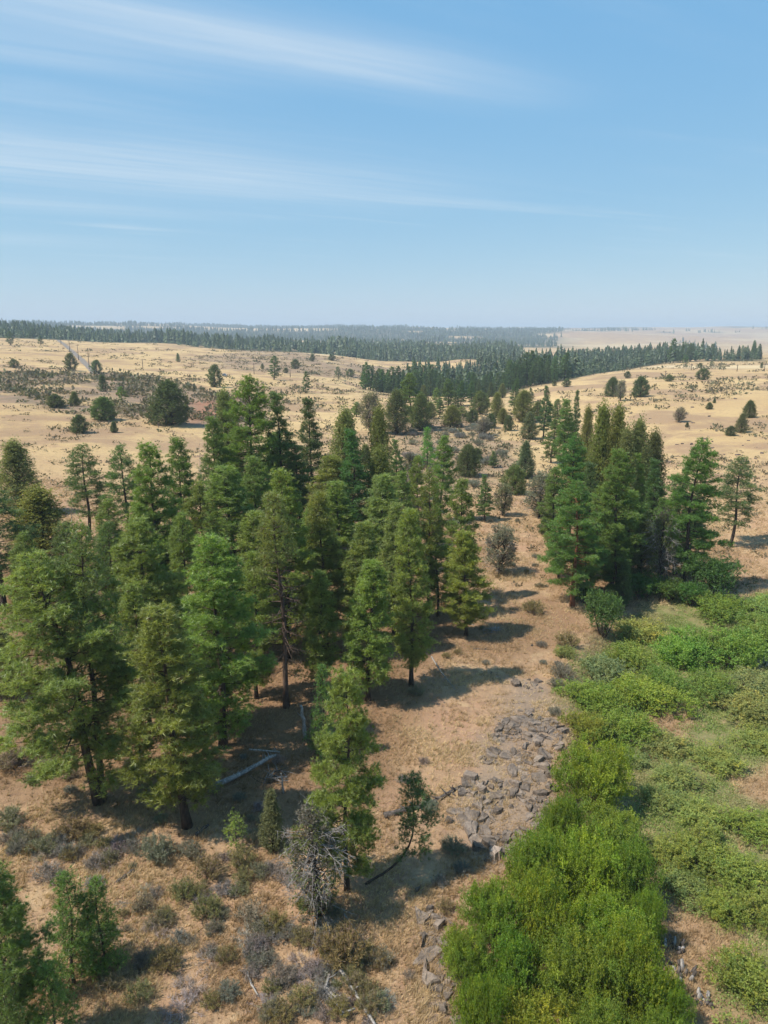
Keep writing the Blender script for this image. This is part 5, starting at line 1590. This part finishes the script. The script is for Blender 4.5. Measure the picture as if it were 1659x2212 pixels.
for i in range(34):       # loose boulders on the right hill
    u, v = rs.uniform(1400, 1655), rs.uniform(850, 1010)
    b = at(u, v)
    s = rs.uniform(.5, 1.3)
    tag(mobj('stone', RK[rs.integers(14)], None, (b.x, b.y, b.z), (0, 0, rs.uniform(0, 6)), (s * 1.5, s, s), (.85, .8, .8)), 'low grey stone lying in the golden grass of the right hill', 'stone', 'stones of the right hill')

# ------------------------------------------------------------------ fallen wood, stumps and brush
M_PALE = wood_mat('bleached_wood', (0.20, 0.178, 0.158), (0.43, 0.395, 0.36), 8.0, .4)
M_DARKW = wood_mat('charred_log_bark', (0.035, 0.03, 0.027), (0.15, 0.125, 0.11), 7.0, .9)
def log(name, label, pts_uv, r0, r1, mat, stubs=0, seed=1, lift=None, zs=None, cat='log', stub_len=.7):
    rs = np.random.default_rng(seed)
    P = [at(u, v) for u, v in pts_uv]
    pts = []
    n = 10
    for i in range(n):
        t = i / (n - 1) * (len(P) - 1)
        k = min(int(t), len(P) - 2)
        q = P[k].lerp(P[k + 1], t - k)
        rr = r0 + (r1 - r0) * i / (n - 1)
        z = hz(q.x, q.y) + rr * .45 + (0 if lift is None else np.interp(i / (n - 1), [0, 1], lift))
        pts.append((q.x, q.y, z))
    pts = np.array(pts) + rs.normal(size=(n, 3)) * r0 * .18
    b0 = pts[0].copy()
    g = Geo()
    tube(g, pts - b0, np.linspace(r0, r1, n) * rs.uniform(.9, 1.1, n), 8)
    ax = unit(pts[-1] - pts[0])
    for _ in range(stubs):
        q = rs.uniform(.05, .98)
        p = np.array([np.interp(q, np.linspace(0, 1, n), (pts - b0)[:, k]) for k in range(3)])
        d = unit(np.cross(ax, rs.normal(size=3)) + ax * .4); d[2] = abs(d[2]) * .7
        L = stub_len * rs.uniform(.35, 1)
        tube(g, [p, p + d * L * .5 + rs.normal(size=3) * .04, p + d * L + rs.normal(size=3) * .07], [r1 * .35 + .012, r1 * .25 + .008, .005], 4, cap=False)
    o = mobj(name, g.mesh(name, [mat], True), None, tuple(b0))
    return tag(o, label, cat)
log('fallen_log', 'dark fallen log lying across the dry clearing towards the rocks', [(996, 1700), (930, 1738), (830, 1765)], .10, .22, M_DARKW, 26, 1, stub_len=.9)
log('fallen_log', 'long grey log in the shade between the grove pines', [(448, 1712), (520, 1682), (600, 1644)], .20, .12, M_GREY, 14, 2, (.1, .5))
log('fallen_log', 'thin pale log resting above the long shaded log', [(538, 1630), (605, 1636)], .07, .05, M_PALE, 3, 3, (.4, .4))
log('leaning_snag', 'white leaning snag stub in the shade behind the lone pine', [(660, 1597), (652, 1590)], .17, .11, M_PALE, 2, 4, (.0, 2.6), cat='dead tree')
log('standing_snag', 'white broken stub standing under the widest pine', [(291, 1690), (288, 1688)], .15, .09, M_PALE, 3, 5, (0., 2.3), cat='dead tree')
log('forked_snag', 'little white forked snag near the heap of shaded sticks', [(612, 1714), (609, 1710)], .06, .03, M_PALE, 5, 6, (0., 1.4), cat='dead tree', stub_len=.8)
log('dead_branch', 'bleached branch fallen from the slender pine onto dry grass', [(932, 1432), (955, 1462), (984, 1490)], .07, .03, M_PALE, 12, 7, (.6, .0), cat='branch')
log('dead_branch', 'long thin pale branch trailing from the dying juniper', [(712, 1935), (760, 2000), (812, 2062)], .07, .02, M_PALE, 14, 8, cat='branch', stub_len=.4)
log('driftwood', 'long bleached trunk lying at the bottom edge among olive clumps', [(736, 2108), (770, 2160), (815, 2225)], .10, .07, M_PALE, 8, 9, (.3, .1), cat='log')
log('driftwood', 'forked grey limb beside the long bleached trunk', [(702, 2142), (745, 2182)], .07, .05, M_PALE, 4, 10, (.25, .2), cat='log', stub_len=1.0)
log('driftwood', 'curved dark limb crossing the long bleached trunk', [(712, 2118), (702, 2150), (742, 2200), (768, 2190)], .06, .04, M_GREY, 3, 11, (.3, .3), cat='log')
log('driftwood', 'short white root lying in the brush field left of the olive brush', [(533, 2105), (545, 2135), (560, 2155)], .06, .03, M_PALE, 5, 12, (.15, .05), cat='log', stub_len=.4)
log('fallen_log', 'short dark log half hidden in orange grass above the corner pines', [(254, 1906), (290, 1880)], .12, .10, M_DARKW, 0, 13)
log('fallen_log', 'thin dark log at the shade edge below the yellowish pine', [(425, 1805), (450, 1783)], .11, .09, M_DARKW, 2, 14)
log('dead_branch', 'pale branch on the grass left of the golden olive pine', [(1005, 1340), (1025, 1352)], .06, .03, M_PALE, 4, 15, cat='branch')
log('dead_branch', 'dark stick lying in the golden olive pine shadow', [(1022, 1402), (1055, 1403)], .07, .05, M_DARKW, 1, 16, cat='branch')
log('dead_branch', 'thin white stick arching over the lower meadow', [(1430, 1825), (1470, 1845), (1515, 1885)], .035, .02, M_PALE, 4, 17, (.5, .4), cat='branch')
log('fallen_log', 'dark short log among the green mounds of the lower meadow', [(1490, 1858), (1512, 1856)], .12, .10, M_DARKW, 1, 18, (.25, .25))
log('fence_post', 'lone dark post in pale grass beside the largest hill juniper', [(342, 924), (342, 923.6)], .12, .10, M_DARKW, 0, 19, (0, 1.3), cat='post')
# shaded dead limbs under the grove
for i, (u, v, w, lb) in enumerate([(600, 1680, 70, 'heap of dark tangled sticks in the deep grove shade'), (1062, 1364, 46, 'pile of silvery sticks right of the golden olive pine'), (338, 1376, 30, 'pale heap of broken wood deep inside the grove')]):
    b = at(u, v)
    rs = np.random.default_rng(600 + i)
    R_ = w / upm(b) * .55
    e = empty('brush_pile', b)
    tag(e, lb, 'brush pile')
    for q in range(22):
        a = rs.uniform(0, 6.28)
        L = R_ * rs.uniform(.6, 1.3)
        c0 = rs.normal(size=2) * R_ * .35
        d = np.array([math.cos(a), math.sin(a), rs.uniform(-.05, .45)])
        p0 = np.array([c0[0], c0[1], rs.uniform(.05, .35)])
        g = Geo()
        tube(g, [p0 - d * L * .5 * np.array([1, 1, .1]), p0 + rs.normal(size=3) * .05, p0 + d * L * .5], [.035, .028, .010], 4)
        mobj('stick', g.mesh('stick', [M_DARKW if i == 0 and q % 2 else M_PALE if i == 2 else M_GREY], True), e)
for i, (u, v, s, lb) in enumerate([(1457, 2046, .42, 'grey stump clump in dry grass, upper of three'), (1469, 2100, .55, 'blackened stump clump in dry grass, middle and largest of three'), (1517, 2160, .36, 'low grey stump clump in dry grass, lowest of three')]):
    b = at(u, v)
    rs = np.random.default_rng(620 + i)
    e = empty('stump', b)
    tag(e, lb, 'stump')
    for q in range(15):
        a, rr = rs.uniform(0, 6.28), s * math.sqrt(rs.uniform())
        p0 = np.array([math.cos(a) * rr, math.sin(a) * rr, -.1])
        d = np.array([math.cos(a) * .25 + rs.normal() * .2, math.sin(a) * .25 + rs.normal() * .2, 1.0])
        L = s * rs.uniform(.4, 1.2)
        g = Geo()
        tube(g, [p0, p0 + d * L * .5, p0 + d * L], [.12, .10, .07], 6)
        mobj('stub', g.mesh('stub', [M_DARKW if q % 3 else M_GREY], True), e)

# ------------------------------------------------------------------ road, poles, car on the hills
RD = [at(u, v) for u, v in [(206, 808), (194, 795), (180, 781), (166, 768), (153, 756), (141, 746), (131, 739), (124, 734)]]
rp = []
for i in range(len(RD) - 1):
    for t in np.linspace(0, 1, 14, endpoint=False):
        rp.append(RD[i].lerp(RD[i + 1], t))
rp.append(RD[-1])
rp = np.array([p[:] for p in rp])
tg = np.gradient(rp[:, :2], axis=0); tg /= np.linalg.norm(tg, axis=1, keepdims=True)
nr = np.stack([-tg[:, 1], tg[:, 0]], -1)
g = Geo()
cols_ = np.linspace(-2.0, 2.0, 5)
vv = []
for i in range(len(rp)):
    for c_ in cols_:
        x_, y_ = rp[i, 0] + nr[i, 0] * c_, rp[i, 1] + nr[i, 1] * c_
        vv.append((x_, y_, hz(x_, y_) + .14))
ff = []
for i in range(len(rp) - 1):
    for j in range(4):
        a = i * 5 + j
        ff += [(a, a + 1, a + 6), (a, a + 6, a + 5)]
g.add(vv, ff, (1, 1, 1))
T = NT('worn_asphalt')
nz = T.noise(2.0, 5, .6, T.n('ShaderNodeTexCoord').outputs['Object'])
bb = T.n('ShaderNodeBsdfPrincipled', {'Base Color': T.mix(T.ramp(nz, .3, .7), (0.15, 0.125, 0.10), (0.22, 0.18, 0.145)), 'Roughness': .9})
road = mobj('road', g.mesh('road', [T.finish(bb.outputs[0])], True))
tag(road, 'straight grey road climbing the left hill', kind='structure')
M_POLE = wood_mat('pole_timber', (0.05, 0.042, 0.036), (0.11, 0.095, 0.08), 4.0, .3)
for (u, vb, vt, lb) in [
    (193, 797, 761, 'tallest wooden power pole at the lower end of the hill road'), (170, 778, 744, 'wooden power pole, second from the lower end of the hill road'),
    (151, 760, 735, 'wooden power pole, third from the lower end of the hill road'), (132, 745, 726, 'wooden power pole, fourth and highest along the hill road'),
    (309, 799, 775, 'lone wooden pole on the open left hill'), (549, 809, 784, 'wooden pole on the left hill just left of the very dark pine'),
    (627, 815, 797, 'wooden pole on the left hill between the two upright dark pines'), (1493, 800, 785, 'wooden pole on the right hill crest beside the wide juniper'),
    (1437, 816, 800, 'short wooden pole on the right hill above the touching pair'), (1592, 802, 787, 'wooden pole on the right crest, second from the frame edge'), (1651, 802, 785, 'wooden pole on the right crest nearest the frame edge')]:
    b = at(u, vb)
    h = max(4.0, z_for_row(b.y, vt) - b.z)
    e = empty('power_pole', b, (0, 0, .5))
    tag(e, lb, 'power pole')
    g = Geo(); tube(g, [(0, 0, -.5), (0, 0, h * .5), (0, 0, h)], [.20, .17, .13], 8)
    mobj('pole', g.mesh('pole', [M_POLE], True), e)
    g = Geo(); tube(g, [(-1.1, .16, h - .7), (0, .16, h - .7), (1.1, .16, h - .7)], [.08, .08, .08], 4)
    mobj('crossarm', g.mesh('crossarm', [M_POLE]), e)
    for sx in (-1, 0, 1):
        g = Geo(); tube(g, [(sx, .16, h - .64), (sx, .16, h - .52), (sx, .16, h - .40)], [.05, .07, .03], 6)
        mobj('insulator', g.mesh('insulator', [M_GREY], True), e)

def simple_mat(name, col, rough=.4, metal=0.0):
    T = NT(name)
    nz = T.noise(12.0, 3, .5, T.n('ShaderNodeTexCoord').outputs['Object'])
    b = T.n('ShaderNodeBsdfPrincipled', {'Base Color': T.mix(T.math('MULTIPLY', nz, .3), col, tuple(c * .7 for c in col)), 'Roughness': rough, 'Metallic': metal})
    return T.finish(b.outputs[0])
M_CAR, M_GLASS, M_TYRE, M_LAMP = simple_mat('slate_blue_car_paint', (0.20, 0.25, 0.31), .3, .3), simple_mat('dark_car_glass', (0.03, 0.035, 0.04), .1), simple_mat('tyre_rubber', (0.02, 0.02, 0.02), .9), simple_mat('lamp_glass', (.7, .68, .62), .2)
b = at(485, 813)
car = empty('parked_car', (b.x, b.y, b.z + .05), (0, 0, R(-62)))
tag(car, 'slate blue car parked on dry grass beside the hill juniper', 'car')
def loft(sections, mat, name, parent):
    """Closed body from cross sections (x, half width, z low, z high)."""
    g = Geo(); v = []
    for (xx, hw, z0, z1) in sections:
        v += [(xx, -hw, z0), (xx, hw, z0), (xx, hw * .97, z0 + (z1 - z0) * .6), (xx, hw * .84, z1), (xx, -hw * .84, z1), (xx, -hw * .97, z0 + (z1 - z0) * .6)]
    n = len(sections); f = []
    for i in range(n - 1):
        for j in range(6):
            a, c_ = i * 6 + j, i * 6 + (j + 1) % 6
            f += [(a, c_, c_ + 6), (a, c_ + 6, a + 6)]
    for s0, fl in ((0, 1), ((n - 1) * 6, 0)):
        for j in range(1, 5):
            f.append((s0, s0 + j + 1, s0 + j) if fl else (s0, s0 + j, s0 + j + 1))
    g.add(v, f, (1, 1, 1))
    return mobj(name, g.mesh(name, [mat], False), parent)
loft([(-2.2, .78, .45, .80), (-2.1, .86, .32, .95), (-1.2, .90, .28, 1.02), (.6, .90, .28, 1.0), (1.5, .88, .28, .92), (2.15, .84, .32, .78), (2.25, .74, .42, .66)], M_CAR, 'body', car)
loft([(-1.9, .74, .95, 1.02), (-1.35, .74, .98, 1.45), (-.9, .73, .98, 1.50), (.1, .73, .98, 1.48), (.95, .74, .96, 1.02)], M_GLASS, 'windows', car)
loft([(-1.4, .62, 1.44, 1.50), (-.8, .64, 1.47, 1.56), (.0, .64, 1.46, 1.54), (.25, .60, 1.40, 1.46)], M_CAR, 'roof', car)
for wx in (-1.35, 1.4):
    for s in (-1, 1):
        g = Geo(); tube(g, [(wx, s * .92, .33), (wx, s * .80, .33), (wx, s * .70, .33)], [.32, .335, .32], 14)
        wl = mobj('wheel', g.mesh('tyre', [M_TYRE], True), car)
        g = Geo(); tube(g, [(wx, s * .925, .33), (wx, s * .935, .33)], [.19, .17], 10)
        mobj('rim', g.mesh('rim', [M_LAMP]), wl)
for s in (-1, 1):
    g = Geo(); tube(g, [(2.17, s * .62, .66), (2.24, s * .60, .65), (2.27, s * .58, .64)], [.10, .10, .06], 6)
    mobj('headlight', g.mesh('headlight', [M_LAMP]), car)

# ------------------------------------------------------------------ dry grass
rs = np.random.default_rng(700)
N = 420000
Y = 19 + 116 * rs.uniform(0, 1, N) ** 1.35
X = rs.uniform(-1, 1, N) * (8 + .58 * Y) + .02 * Y
Z = height(X, Y)
den = 0.14 + .86 * sst(.36, .58, fbm(X / 2.4, Y / 2.4, 701, 3))
den *= 1 - .85 * soft(MEADOW, X, Y, 1.5, 1.5, 4)
for dp in (DRY1, DRY2, DRY3):
    den = np.maximum(den, .9 * soft(dp, X, Y, 1, 1, 2))
den *= 1 - .40 * soft(ROCKS, X, Y, .6, 1.2, 1.6)
den *= 1 - .45 * soft(GROVE, X, Y, 2, 2, 5)
ok = (rs.uniform(0, 1, N) < den * np.clip(1.15 - Y / 170, .3, 1)) & in_frame(X, Y, Z, 20)
X, Y, Z = X[ok], Y[ok], Z[ok]
lim = 98000
if len(X) > lim:
    q = rs.choice(len(X), lim, replace=False)
    X, Y, Z = X[q], Y[q], Z[q]
n = len(X)
pt = fbm(X / 5.5, Y / 5.5, 705, 3)
hue = np.clip((pt - .36) / .28, 0, 1)[:, None]
cc = np.array([0.46, 0.312, 0.182]) * (1 - hue) + np.array([0.57, 0.425, 0.252]) * hue
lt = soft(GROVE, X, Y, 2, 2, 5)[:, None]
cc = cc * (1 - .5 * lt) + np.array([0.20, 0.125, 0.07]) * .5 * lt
cc *= rs.uniform(.65, 1.2, (n, 1))
wind = unit(np.stack([.5 + .4 * (pt - .5), .2 * np.ones(n), 1.0 * np.ones(n)], -1))
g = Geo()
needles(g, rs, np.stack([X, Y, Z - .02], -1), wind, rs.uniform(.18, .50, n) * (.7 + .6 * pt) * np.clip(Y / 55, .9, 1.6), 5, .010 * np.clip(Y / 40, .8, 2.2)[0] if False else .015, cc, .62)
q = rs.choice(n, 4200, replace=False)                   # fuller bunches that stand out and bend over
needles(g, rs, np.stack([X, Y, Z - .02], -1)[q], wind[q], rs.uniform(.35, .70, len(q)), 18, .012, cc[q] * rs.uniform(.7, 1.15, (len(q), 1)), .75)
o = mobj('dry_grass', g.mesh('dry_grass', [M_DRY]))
tag(o, 'sun dried golden bunch grass covering the open ground', 'grass', kind='stuff')
print('grass', n, g.tris())

# ------------------------------------------------------------------ summer haze between the camera and the hills
def haze_box():
    x0, x1, y0, y1, z0, z1 = -9100, 9100, -1000, 11600, float(GZ.min()) - 1.5, max(float(GZ.max()) + 24, CAM_H + 6)
    v = [(x0, y0, z0), (x1, y0, z0), (x1, y1, z0), (x0, y1, z0), (x0, y0, z1), (x1, y0, z1), (x1, y1, z1), (x0, y1, z1)]
    f = [(0, 3, 2, 1), (4, 5, 6, 7), (0, 1, 5, 4), (1, 2, 6, 5), (2, 3, 7, 6), (3, 0, 4, 7)]
    m = bpy.data.meshes.new('haze')
    m.from_pydata(v, [], f)
    mt = bpy.data.materials.new('haze_air')
    mt.use_nodes = True
    t = mt.node_tree
    t.nodes.clear()
    pv = t.nodes.new('ShaderNodeVolumePrincipled')
    pv.inputs['Color'].default_value = (0.76, 0.88, 1.0, 1)
    pv.inputs['Density'].default_value = 0.00018
    pv.inputs['Anisotropy'].default_value = 0.0
    ou = t.nodes.new('ShaderNodeOutputMaterial')
    t.links.new(pv.outputs[0], ou.inputs['Volume'])
    m.materials.append(mt)
    o = mobj('haze', m)
    tag(o, 'thin bluish summer haze over the whole landscape', kind='stuff')
    print('haze', z0, z1)
haze_box()
